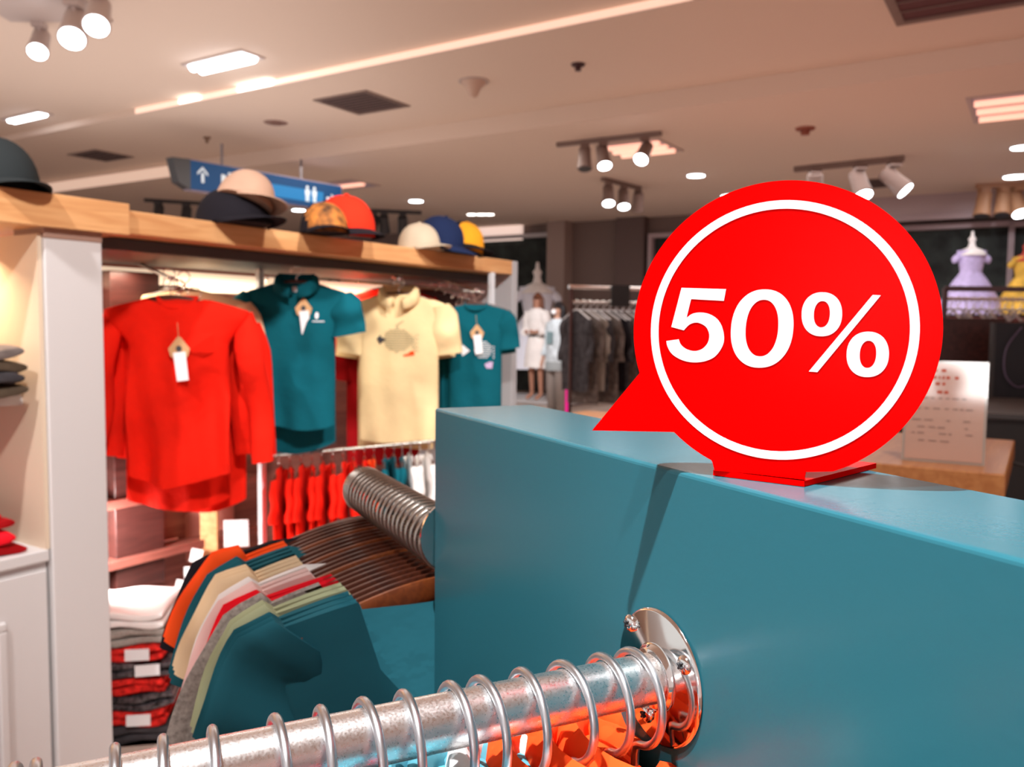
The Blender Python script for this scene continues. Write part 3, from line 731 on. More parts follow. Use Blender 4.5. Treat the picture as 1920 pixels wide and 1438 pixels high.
# ------------------------------------------------------------------ caps on the wood top
def cap(label, px, py, Y, rz, M, brimM, tilt=0, sc=1.0, panel=None, z=None, roll=0):
    p = at(px, py, Y)
    if z is not None: p.z = z
    o = thing('baseball_cap', label, 'cap', p, rz, 'caps on the wood top'); o.rotation_euler = (tilt, roll, rz); o.scale = (sc, sc, sc)
    b = nb(); rings = []
    for i in range(11):
        t = i/10; ph = t*pi/2*.985; r_ = .088*cos(ph)**.85; zc_ = .115*sin(ph)**.9
        rings.append([Vector((r_*cos(2*pi*k/36)*(1+.012*cos(6*2*pi*k/36)), r_*1.12*sin(2*pi*k/36), zc_)) for k in range(36)])
    loft(b, rings)
    if panel:
        for f in b.faces:
            c = f.calc_center_median()
            if c.y < -.02 and abs(c.x) < .075: f.material_index = 1
    obj('crown', b, [M, panel] if panel else M, o)
    b = nb(); g = []
    for i in range(7):
        row = []
        for k in range(17):
            u = -1 + 2*k/16; a = u*1.25; t = i/6
            x = .086*sin(a)*(1-.05*t); y = -.098*cos(a*.98) - t*.072*(cos(u*pi/2))**.6; z_ = .010 - .018*u*u - .012*t
            row.append(Vector((x, y, z_+.012)))
        g.append(row)
    loft(b, g, closed=False, caps=False); obj('brim', b, brimM, o, solid=.003)
    b = nb(); lathe(b, [(.0001, .115), (.008, .115), (.007, .119), (.0001, .121)], 16, 'z'); obj('button', b, M, o)
    return o
WZ = ztop + .002
TAN = cloth('tan_cap_cloth', (.50, .31, .22)); BEIGEC = cloth('beige_cap_cloth', (.55, .45, .33)); REDC = cloth('red_cap_cloth', (.80, .03, .01)); OR2 = cloth('amber_cap_cloth', (.85, .35, .02)); DGR = cloth('dark_green_cap_cloth', (.025, .03, .032))
cap('dark grey cap at the far left edge of the wood top', -15, 352, 2.02, 1.0, DGR, DGR, z=ztop+.014, sc=1.15)
_bk = cap('black cap with pale badges, under the tan cap', 438, 410, 2.5, 1.0, CBLACK, CBLACK, z=WZ, sc=1.16)
_bk.scale = (1.16, 1.16, .92); _bdg = nb(); lathe(_bdg, [(.0001, -.002), (.020, -.002), (.020, .002), (.0001, .002)], 20, 'y', (.02, -.085, .060)); obj('badge', _bdg, BEIGE, _bk)
cap('tan cap perched on top of the black cap', 458, 405, 2.47, 1.2, TAN, TAN, z=WZ+.058, tilt=.10, roll=.40, sc=.86)
cap('black cap with gold and orange patches left in front of the red cap', 608, 440, 2.72, .5, CBLACK, CBLACK, z=WZ, sc=.86, panel=mat('patchwork', (.30, .10, .015), .8, var=.95, vscale=28))
cap('red cap with a black brim', 645, 440, 2.84, .8, REDC, CBLACK, z=WZ+.010, sc=1.12, tilt=.12)
cap('beige cap lying left of the navy cap', 786, 462, 3.25, 1.0, BEIGEC, BEIGEC, z=WZ, sc=.86)
cap('navy blue cap between the beige and the amber caps', 822, 455, 3.33, 1.2, NAVY, NAVY, z=WZ+.022, tilt=.30, sc=1.0)
cap('amber and black cap nearest the end of the wood top', 862, 465, 3.42, .9, CBLACK, CBLACK, z=WZ+.015, sc=1.0, tilt=.15, panel=OR2, roll=.2)
# badges on the black cap
# ------------------------------------------------------------------ folded stacks low in the unit
SEQ = mat('sequin_dark', (.10, .09, .10), .25, metal=.6, var=.9, vscale=90); SEQR = cloth('red_glitter_jersey', (.7, .02, .015), .7, vs=60)
bx = at(262, 1405, 2.45)
cols = [(CHAR, 'charcoal'), (SEQR, 'glittery red'), (SEQ, 'silver sequined'), (SEQR, 'glittery red'), (SEQ, 'silver sequined'), (SEQR, 'glittery red'), (GREY, 'grey'), (CWHITE, 'white')]
z_ = max(.0, bx.z - .02); base_z = z_
for k in range(8):
    o = folded('folded_shirt', '%s folded shirt from below in the low stack right of the column, %s' % (ORD[k], cols[k][1]), 'folded shirt', (bx.x-.01+.006*((-1)**k), bx.y, z_+k*.0475), .2+.05*((-1)**k), .24, .26, .047, cols[k][0], 'low stack of folded shirts', k+20, 2)
    if k in (1, 4, 5):
        b = nb(); box(b, .02, -.142, .010, .085, -.138, .042); flat('size_label', b, LABELW, o)
cr = thing('stack_plinth', 'dark low plinth carrying the folded shirt stack', 'plinth', (bx.x, bx.y, 0), .2)
flat('box', boxbm(-.16, -.14, 0, .2, .16, base_z-.001), BLACK, cr, bevel=.004)
q = at(265, 1172, 2.6)
for k in range(3):
    o = folded('folded_sweater', '%s grey folded sweater from the bottom below the maroon shelf boards' % ORD[k], 'folded sweater', (q.x, q.y+.08, q.z-.06+.036*k), .3+.06*k, .30, .24, .036, [GREY, CHAR, GREY][k], 'grey folded sweaters', k+40, 2)
q2 = at(300, 1080, 2.75)
# wide pinkish drawer fronts in the shelf back
for k, (yy0, yy1) in enumerate(((985, 1085), (1105, 1150))):
    t0 = at(215, yy0, 2.85); t1 = at(215, yy1, 2.85); rt_ = at(440, yy0-20, 3.2)
    dv = Vector((rt_.x-t0.x, rt_.y-t0.y, 0)); Ld = dv.length
    o = thing('drawer', ['upper reddish brown drawer front beneath the red shirts', 'lower reddish brown drawer front beneath the red shirts'][k], 'drawer', (t0.x, t0.y, t1.z), atan2(dv.y, dv.x))
    flat('front', boxbm(-.2, 0, 0, Ld, .02, t0.z-t1.z), mat('drawer_face', (.45, .17, .13), .35, var=.3, vscale=5), o, bevel=.006)
    b = nb(); tube(b, [(.12, -.012, (t0.z-t1.z)*.55), (.22, -.012, (t0.z-t1.z)*.55)], .004, 8); obj('pull', b, CHROME, o)
for k, (px, py, Y, w_, h_) in enumerate(((443, 1000, 3.0, .085, .10), (368, 1042, 2.95, .04, .05), (358, 1075, 2.94, .045, .05), (350, 1105, 2.9, .08, .06), (305, 1228, 2.5, .06, .05))):
    p = at(px, py, Y); o = obj('paper_label', boxbm(-w_/2, -.001, -h_/2, w_/2, .001, h_/2), LABELW, None, smooth=False, loc=p, rot=(0.1, .25*(k % 2), .2))
    tag(o, ['large white paper label right of the wood block', 'small white label high on the drawers', 'small white label under the other on the drawers', 'pinkish white label beside the black shirt', 'white slanted label over the glittery stack'][k], 'label')
p = at(393, 1000, 3.02); o = thing('wooden_block', 'amber lit wooden block standing under the red shirts', 'block', (p.x, p.y, p.z-.1), .2)
flat('block', boxbm(-.03, -.02, 0, .03, .02, .2), WOODL, o, bevel=.004); flat('cap', boxbm(-.034, -.024, .2, .034, .024, .206), WOODD, o)


# ================================================================== CEILING FITTINGS
def ceil_h(p_e1): return H1 if p_e1 < C1 else H2 if p_e1 < C2 else H3
def onceil(px, py):
    for h in (H1, H2, H3):
        p = onz(px, py, h-CZ); e = p.dot(E1)
        if (h == H1 and e <= C1) or (h == H2 and C1 < e <= C2) or (h == H3 and e > C2): return p
    return onz(px, py, H3-CZ)
# cove along the first step
def linear(label, e1, z0, z1, pxa, pxb, py, M, name='linear_light'):
    pa = inroom(onpl(pxa, py[0], E1, e1)); pb_ = inroom(onpl(pxb, py[1], E1, e1))
    o = rm_root(name, label, 'light', pa.x, e1, z0)
    flat('diffuser', boxbm(0, -.012, .0, pb_.x-pa.x, -.003, z1-z0), M, o)
    flat('housing', boxbm(0, -.003, -.004, pb_.x-pa.x, .0, z1-z0+.004), FIXW, o)
    return o
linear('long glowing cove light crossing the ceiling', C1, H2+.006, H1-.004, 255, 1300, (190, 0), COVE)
linear('bright short tube in the ceiling cove', C1-.013, H2+.01, H1-.01, 448, 512, (160, 150), LAMPW)
linear('smaller bright tube left in the ceiling cove', C1-.013, H2+.015, H1-.015, 338, 376, (192, 188), LAMPW)
linear('added glow for the warm light on the beam face left of the blue sign', C2, H3+.004, H2-.02, 60, 345, (340, 320), mat('fascia_added_glow', (.8, .7, .6), .5, emit=(1.0, .66, .50), estr=.32))  # emission here stands in for warm light falling on the beam face
def downlight(label, px, py, r=.07, M=LAMP, ry=None):
    p = onceil(px, py); o = thing('downlight', label, 'ceiling light', p, 0, 'downlights')
    b = nb(); lathe(b, [(r, -.0005), (r*1.2, -.0005), (r*1.22, -.008), (r, -.010)], 28, 'z'); obj('trim_ring', b, FIXW, o)
    b = nb(); lathe(b, [(.0001, -.003), (r, -.003), (r, -.016), (.0001, -.022)], 28, 'z'); obj('lens', b, M, o)
    return o
for lab, px, py, r in (('round downlight left above the red sign', 1305, 328, .10), ('round downlight above the navy cap', 780, 376, .10), ('small round downlight right of the red cap', 700, 414, .10), ('downlight under the right end of the blue sign', 560, 393, .10), ('downlight right of the tan cap', 510, 382, .11),
                       ('downlight at the right edge, lower', 1905, 330, .13), ('downlight at the right edge, upper', 1917, 275, .10), ('downlight peeping over the left rim of the red sign', 1372, 366, .14)):
    downlight(lab, px, py, r)
for k, px in enumerate((884, 902, 918)): downlight('%s of three small downlights over the amber cap' % ['left', 'middle', 'right'][k], px, 401, .07, LAMPW)
def louvre(label, pxs, n, M=TUBE, lamp_n=3, wmax=.035, name='louvre_light', dark=False):
    P_ = [inroom(onceil(*q)) for q in pxs]; x0 = min(p.x for p in P_); x1 = max(p.x for p in P_); y0 = min(p.y for p in P_); y1 = max(p.y for p in P_); z = min(p.z for p in P_)
    o = rm_root(name, label, 'ceiling light', x0, y0, z)
    b = nb(); frame2(b, x1-x0, y1-y0, .03, -.012, .0); flat('frame', b, FIXW, o)
    flat('tray', boxbm(.03, .03, -.004, x1-x0-.03, y1-y0-.03, -.001), mat('violet_tray', (.30, .22, .32), .4), o)
    for k in range(n):
        yy = .03 + (y1-y0-.06)*(k+.5)/n; w_ = min((y1-y0-.06)/n*(.22 if wmax < .05 else .45), wmax)
        b = nb(); tube(b, [(.05, yy, -.012), (x1-x0-.05, yy, -.012)], w_, 10); obj('tube', b, M, o)
    return o
def frame2(bm, w_, d_, t, z0, z1):
    box(bm, 0, 0, z0, w_, t, z1); box(bm, 0, d_-t, z0, w_, d_, z1); box(bm, 0, t, z0, t, d_-t, z1); box(bm, w_-t, t, z0, w_, d_-t, z1)
louvre('louvred ceiling light with three glowing tubes at the right edge', ((1818, 205), (1960, 165), (1840, 228), (1985, 185)), 3)
louvre('louvred ceiling light behind the two white spotlights', ((1115, 272), (1235, 258), (1170, 292), (1262, 284)), 3)
louvre('bright recessed ceiling light right of the spotlight cluster', ((370, 118), (452, 92), (385, 134), (466, 108)), 2, LAMP, wmax=.12)
louvre('bright recessed ceiling light low at the left edge', ((8, 224), (70, 207), (30, 228), (90, 216)), 2, LAMP, wmax=.12)
louvre('thin ceiling light right of the hanging blue sign', ((600, 342), (680, 340), (610, 350), (690, 350)), 1)
def vent(label, pxs, M=None, n=9):
    P_ = [inroom(onceil(*q)) for q in pxs]; x0 = min(p.x for p in P_); x1 = max(p.x for p in P_); y0 = min(p.y for p in P_); y1 = max(p.y for p in P_); z = min(p.z for p in P_)
    o = rm_root('air_vent', label, 'air vent', x0, y0, z); W_, D_ = x1-x0, y1-y0
    b = nb(); frame2(b, W_, D_, min(W_, D_)*.07, -.010, 0); flat('frame', b, FIX, o)
    flat('backing', boxbm(.02, .02, -.003, W_-.02, D_-.02, -.0005), M or mat('vent_dark', (.06, .035, .04), .8), o)
    for k in range(n):
        yy = D_*(k+.5)/n; b = nb(); box(b, .02, yy-.004, -.012, W_-.02, yy+.006, -.007, None); flat('slat', b, FIX, o)
    return o
vent('square air diffuser left of the cone shaped detector', ((590, 186), (690, 172), (660, 210), (770, 198)))
vent('dark air vent low on the left ceiling', ((130, 288), (180, 280), (170, 297), (238, 296)), n=6)
vent('large dark ceiling hatch at the top right', ((1645, -40), (1680, 44), (1950, -20), (1905, 10)), mat('hatch_dark', (.10, .025, .03), .7), n=5)
vent('small dark ceiling vent between the spotlights above the red sign', ((1600, 338), (1665, 336), (1620, 348), (1690, 348)), n=5)
p = onceil(888, 152); o = thing('smoke_detector', 'cream cone shaped detector hanging from the ceiling', 'detector', p, 0)
b = nb(); lathe(b, [(.0001, 0), (.105, -.0), (.10, -.02), (.06, -.06), (.035, -.12), (.0001, -.135)], 32, 'z'); obj('cone', b, mat('cream_plastic', (.62, .45, .36), .5), o)
b = nb(); lathe(b, [(.0001, -.001), (.125, -.001), (.125, -.008), (.0001, -.008)], 32, 'z'); obj('base_plate', b, FIXW, o)
def small(label, px, py, name, M, r, h, cat):
    p = onceil(px, py); o = thing(name, label, cat, p, 0)
    b = nb(); lathe(b, [(.0001, 0), (r, 0), (r*.9, -h*.3), (.0001, -h*.35)], 20, 'z'); obj('base', b, M, o)
    b = nb(); lathe(b, [(.0001, -h*.3), (r*.4, -h*.3), (r*.45, -h), (.0001, -h)], 16, 'z'); obj('head', b, M, o)
small('small dark sprinkler head left above the red sign', 1084, 120, 'sprinkler', mat('sprinkler_dark', (.06, .02, .025), .5), .055, .05, 'sprinkler')
small('rust coloured round detector above the red sign', 1510, 240, 'smoke_detector', mat('rust_plastic', (.30, .09, .06), .6), .09, .06, 'detector')
small('flat brown ceiling disc behind the blue sign rods', 517, 230, 'ceiling_speaker', mat('brown_disc', (.30, .18, .15), .6), .12, .02, 'ceiling speaker')
small('tiny sprinkler head above the blue sign', 388, 257, 'sprinkler', mat('bronze', (.25, .15, .1), .5), .04, .06, 'sprinkler')
# track lights
def spot_head(par, p, aim, sc, lit, hm):
    d = Vector(aim).normalized(); up = d.cross(Z).normalized(); v = d.cross(up)
    L, r = .17*sc, .055*sc; hinge = p + Vector((0, 0, -.10*sc))
    b = nb(); tube(b, [p, hinge], .010*sc, 10); box(b, p.x-.03*sc, p.y-.03*sc, p.z-.025*sc, p.x+.03*sc, p.y+.03*sc, p.z); st = obj('stem', b, hm, par, smooth=False)
    b = nb(); prof = [(.5, -.45), (.8, -.42), (.86, .1), (1.0, .5), (.92, .52)]
    rings = [[hinge + d*(h*L) + (up*cos(2*pi*k/20) + v*sin(2*pi*k/20))*r*q for k in range(20)] for q, h in prof]; loft(b, rings); hd = obj('lamp_head', b, hm, par)
    b = nb(); rings = [[hinge + d*(h*L) + (up*cos(2*pi*k/20) + v*sin(2*pi*k/20))*r*q for k in range(20)] for q, h in ((.86, .51), (.86, .535), (.02, .56))]; loft(b, rings)
    obj('lens', b, LAMP if lit else DKGREY, hd)
def track(label, pa, pb_, heads, sc=1.0, M=FIX):
    a = onceil(*pa); c = onceil(*pb_); c.z = a.z
    o = thing('track_light', label, 'track light', a, 0, 'track lights'); dv = c - a
    ang = atan2(dv.y, dv.x); b = nb(); box(b, 0, -.018*sc, -.03*sc, dv.length, .018*sc, 0, Matrix.Rotation(ang, 4, 'Z')); flat('track', b, M, o)
    for f, aim, lit in heads: spot_head(o, dv*f + Vector((0, 0, -.03*sc)), aim, sc, lit, M)
track('ceiling track with two lit white spotlights in front of a louvred light', (1045, 268), (1240, 246), ((.28, (.0, -.3, -1), 0), (.46, (.1, -.5, -.9), 1), (.85, (-.35, -.6, -.7), 1)), 1.35)
track('short ceiling track with three small spotlights, left of the red sign', (1130, 332), (1200, 350), ((.15, (0, -.5, -1), 1), (.55, (0, -.5, -1), 1), (.95, (0, .4, -1), 0)), 1.5)
track('ceiling track with three spotlights right above the red sign', (1490, 313), (1695, 292), ((.2, (.1, .3, -1), 0), (.62, (.1, -.6, -1), 1), (.92, (.8, -.6, -1), 1)), 1.9)
track('ceiling track with tan spotlights at the right edge', (1830, 345), (1990, 340), ((.1, (-.2, -.2, -1), 0), (.33, (-.2, -.3, -1), 0), (.5, (0, -.6, -1), 1)), 1.9, mat('tan_fixture', (.42, .22, .12), .5))
track('black ceiling track with dark spotlights behind the shelf top', (270, 372), (400, 380), ((.2, (0, -.3, -1), 0), (.6, (0, -.3, -1), 0)), 1.6, DKGREY)
track('black ceiling track with a lit lamp right of the red cap', (690, 392), (790, 396), ((.1, (-.3, -.7, -1), 1), (.3, (0, .5, -1), 0), (.65, (0, .5, -1), 0)), 1.7, DKGREY)
# near cluster top left
def cluster():
    a = onz(20, 10, H1-CZ); o = thing('track_light', 'cluster of three dazzling spotlights in the top left corner', 'track light', a, 0, 'track lights')
    for px, py, sc in ((180, 18, 1.5), (135, 38, 1.6), (70, 78, 1.3)):
        p = at(px, py, onz(px, py, H1-CZ-.16).y) - a
        spot_head(o, Vector((p.x-.01, p.y+.05, -.02)), (.2, -.65, -.75), sc, 1, FIXW)
    b = nb(); box(b, -.15, -.20, -.02, .55, .25, 0); flat('mounting_tray', b, FIXW, o)
cluster()
# ------------------------------------------------------------------ hanging blue sign
ha = onz(357, 300, 1.6); hb = onz(640, 350, 1.6); dv = hb - ha
o = thing('hanging_sign', 'long blue directional sign with white arrows hanging from two rods', 'sign', (ha.x, ha.y, CZ+1.32), atan2(dv.y, dv.x))
Ls = dv.length; hs = .28
BLUE = mat('blue_lightbox', (.003, .035, .11), .4, emit=(.001, .07, .20), estr=.25, spec=.2); BLUEB = mat('bright_blue', (.01, .08, .2), .4, emit=(.005, .22, .50), estr=.45, spec=.2)
flat('panel', boxbm(0, .0, 0, Ls, .05, hs), BLUE, o)
flat('bright_band', boxbm(Ls*.30, -.004, .05, Ls*.86, .0, hs-.10), BLUEB, o)
flat('frame', boxbm(-.02, .02, -.015, Ls+.02, .10, hs+.015), mat('lilac_frame', (.32, .26, .32), .5), o)
b = nb(); prism(b, [(-.0, -.01), (-.13, .05), (-.19, hs), (-.0, hs+.01)], (.0, .12), lambda u, v, d: Vector((u, d, v))); flat('end_cap', b, DKGREY, o)
WB = mat('sign_white', (.7, .8, .85), .5, emit=(.35, .5, .6), estr=.15)
def arrow(bm, cx, cz, s, ang):
    for poly in ([(-.12, -.5), (.12, -.5), (.12, .25), (-.12, .25)], [(-.45, .05), (0, .5), (.45, .05), (.45, .28-.02), (0, .72), (-.45, .26)]):
        prism(bm, [(cx + s*(u*cos(ang)-v*sin(ang)), cz + s*(u*sin(ang)+v*cos(ang))) for u, v in poly], (-.003, -.0008), lambda u, v, d: Vector((u, d-.003, v)))
b = nb(); arrow(b, .13, .14, .13, 0); flat('arrow', b, WB, o)
b = nb(); arrow(b, Ls-.17, .12, .11, -pi/2); flat('arrow', b, WB, o)
b = nb()
for k, (x, z, w_, h_) in enumerate(((.34, .10, .05, .09), (.42, .13, .05, .09), (.50, .16, .03, .05), (.72, .15, .04, .06), (.80, .13, .05, .05))): box(b, x, -.008, z, x+w_, -.004, z+h_)
flat('pictogram', b, WB, o)
b = nb()
for x in (Ls-.50, Ls-.40):   # two standing figures
    lathe(b, [(.0001, -.006), (.018, -.006), (.018, -.004), (.0001, -.004)], 14, 'y', (x, 0, .205)); box(b, x-.03, -.008, .12, x+.03, -.004, .18); box(b, x-.022, -.008, .05, x-.004, -.004, .12); box(b, x+.004, -.008, .05, x+.022, -.004, .12)
flat('restroom_pictogram', b, WB, o)
for x in (Ls*.20, Ls*.72):
    b = nb(); tube(b, [(x, .05, hs+.015), (x, .05, H3-CZ-1.32 if 0 else (H2 if 0 else H3)-CZ-1.32+.0)], .014, 10); obj('suspension_rod', b, mat('rod_grey', (.22, .2, .22), .5), o)

# ================================================================== FAR WALL: niches, mannequins, people, rack
def wallpt(px, py): return inroom(onpl(px, py, E1, CW))
def niche(label, a, c, inner, fm, w_=.07, name='display_niche', dark=None):
    p = wallpt(*a); q = wallpt(*c); o = rm_root(name, label, 'display niche', p.x, CW, q.z); W_, Hh = q.x-p.x, p.z-q.z
    b = nb(); frame(b, 0, 0, W_, Hh, w_, 0, .16)
    for v in b.verts: v.co = Vector((v.co.y, -v.co.x, v.co.z))
    flat('frame', b, fm, o); flat('backdrop', boxbm(w_, -.03, w_, W_-w_, -.01, Hh-w_), inner, o)
    return o
FR = mat('niche_frame', (.55, .52, .54), .5); FR2 = mat('niche_frame_pink', (.42, .32, .34), .5); DARKB = mat('dark_foliage_backdrop', (.016, .022, .020), .8, var=.9, vscale=4)
niche('white framed display niche with dark backdrop right of the shelf end', (780, 452), (1042, 790), DARKB, FR)
niche('framed dark display niche half hidden behind the left of the red sign', (1222, 440), (1420, 780), DARKB, FR2)
niche('framed dark display niche behind the lilac dress', (1640, 428), (1892, 660), DARKB, FR2)
niche('framed dark display niche at the right edge behind the yellow dress', (1893, 418), (2080, 660), DARKB, FR2)
p = wallpt(880, 408); q = wallpt(982, 450); o = rm_root('wall_light_box', 'pale glowing panel high on the far wall above the niche', 'light box', p.x, CW, q.z)
flat('panel', boxbm(-1.3, -.10, 0, q.x-p.x, -.02, p.z-q.z), mat('pale_glow', (.9, .8, .74), .6, emit=(1, .74, .64), estr=.45), o); flat('housing', boxbm(-1.31, -.02, -.01, q.x-p.x+.01, 0, p.z-q.z+.01), FIXW, o)
p = wallpt(1046, 420); q = wallpt(1068, 700); o = rm_root('wall_pillar', 'taupe pillar right of the white framed niche', 'pillar', p.x, CW, 0)
flat('shaft', boxbm(-.05, -.30, 0, .30, 0, H3), mat('pillar_taupe', (.36, .27, .24), .8), o); flat('base', boxbm(-.06, -.31, 0, .31, 0, .1), WALLM, o)
p = wallpt(1165, 420); o = rm_root('wall_pillar', 'dark brown pillar left behind the red sign', 'pillar', p.x, CW, 0)
flat('shaft', boxbm(0, -.20, 0, .5, 0, H3), mat('pillar_brown', (.13, .09, .085), .8), o); flat('base', boxbm(-.01, -.21, 0, .51, 0, .1), WALLM, o)
# coved header over the right niches
p = wallpt(1560, 420); o = rm_root('wall_header', 'pale curved header lit above the right hand niches', 'wall header', p.x, CW, 0)
zt_ = wallpt(1800, 412).z
b = nb(); sec = [(0, zt_), (-.55, zt_), (-.58, zt_+.04), (-.50, zt_+.35), (-.42, H3-.001), (0, H3-.001)]
loft(b, [[Vector((x, y, z)) for y, z in sec] for x in (0, 6.5)]); flat('header', b, mat('header_pale', (.52, .42, .44), .7), o)
flat('rail_trim', boxbm(0, -.60, zt_-.05, 6.5, -.55, zt_+.04), FR2, o)

def dress_form(label, px, ptop, pbot, Y, M, kind='gown', neckM=None, name='dress_form', half=None):
    a = at(px, ptop, Y); c = at(px, pbot, Y); Hh = a.z - c.z; o = thing(name, label, 'dress form', (a.x, a.y, c.z), 0)
    b = nb(); s = Hh
    lathe(b, [(.0001, .995*s), (.012*s, .99*s), (.02*s, .93*s), (.045*s, .90*s), (.03*s, .86*s), (.045*s, .80*s), (.13*s, .76*s), (.16*s, .70*s)], 28, 'z'); obj('neck_finial', b, neckM or CWHITE, o)
    b = nb(); rings = []
    for i in range(22):
        t = i/21
        r_ = (.17 - .05*t/.35 if t < .35 else .12 + .29*((t-.35)/.65)**.8)*s
        z = (.76 - .76*t)*s
        rings.append([Vector((r_*(1+.05*t*sin(11*2*pi*k/44))*cos(2*pi*k/44), .7*r_*(1+.05*t*sin(9*2*pi*k/44))*sin(2*pi*k/44), z)) for k in range(44)])
    loft(b, rings); obj('gown', b, M, o)
    for sgn in (-1, 1):
        b = nb(); rings = []
        for i in range(6):
            q_ = i/5; rings.append([Vector((sgn*(.15+.05*q_)*s, 0, (.73-.12*q_)*s)) + Vector((cos(2*pi*k/14)*.055*s*sin(pi*(q_*.8+.1)), sin(2*pi*k/14)*.055*s*sin(pi*(q_*.8+.1)), 0)) for k in range(14)])
        loft(b, rings); obj('puff_sleeve', b, M, o)
    return o
LIL = mat('lilac_tulle', (.56, .48, .78), .8, emit=None, var=.15, vscale=20)
dress_form('lilac tulle princess dress on a white form in the right niche', 1824, 432, 590, 10.5, LIL)
dress_form('yellow dress on a form cut by the right edge', 1925, 448, 590, 10.4, mat('mustard_cloth', (.70, .42, .06), .8, var=.4), neckM=mat('red_neck', (.5, .05, .03), .6))
dress_form('white shirt dress on a form in the white framed niche', 1008, 490, 690, 14.2, mat('bright_white_cloth', (.80, .82, .92), .8))

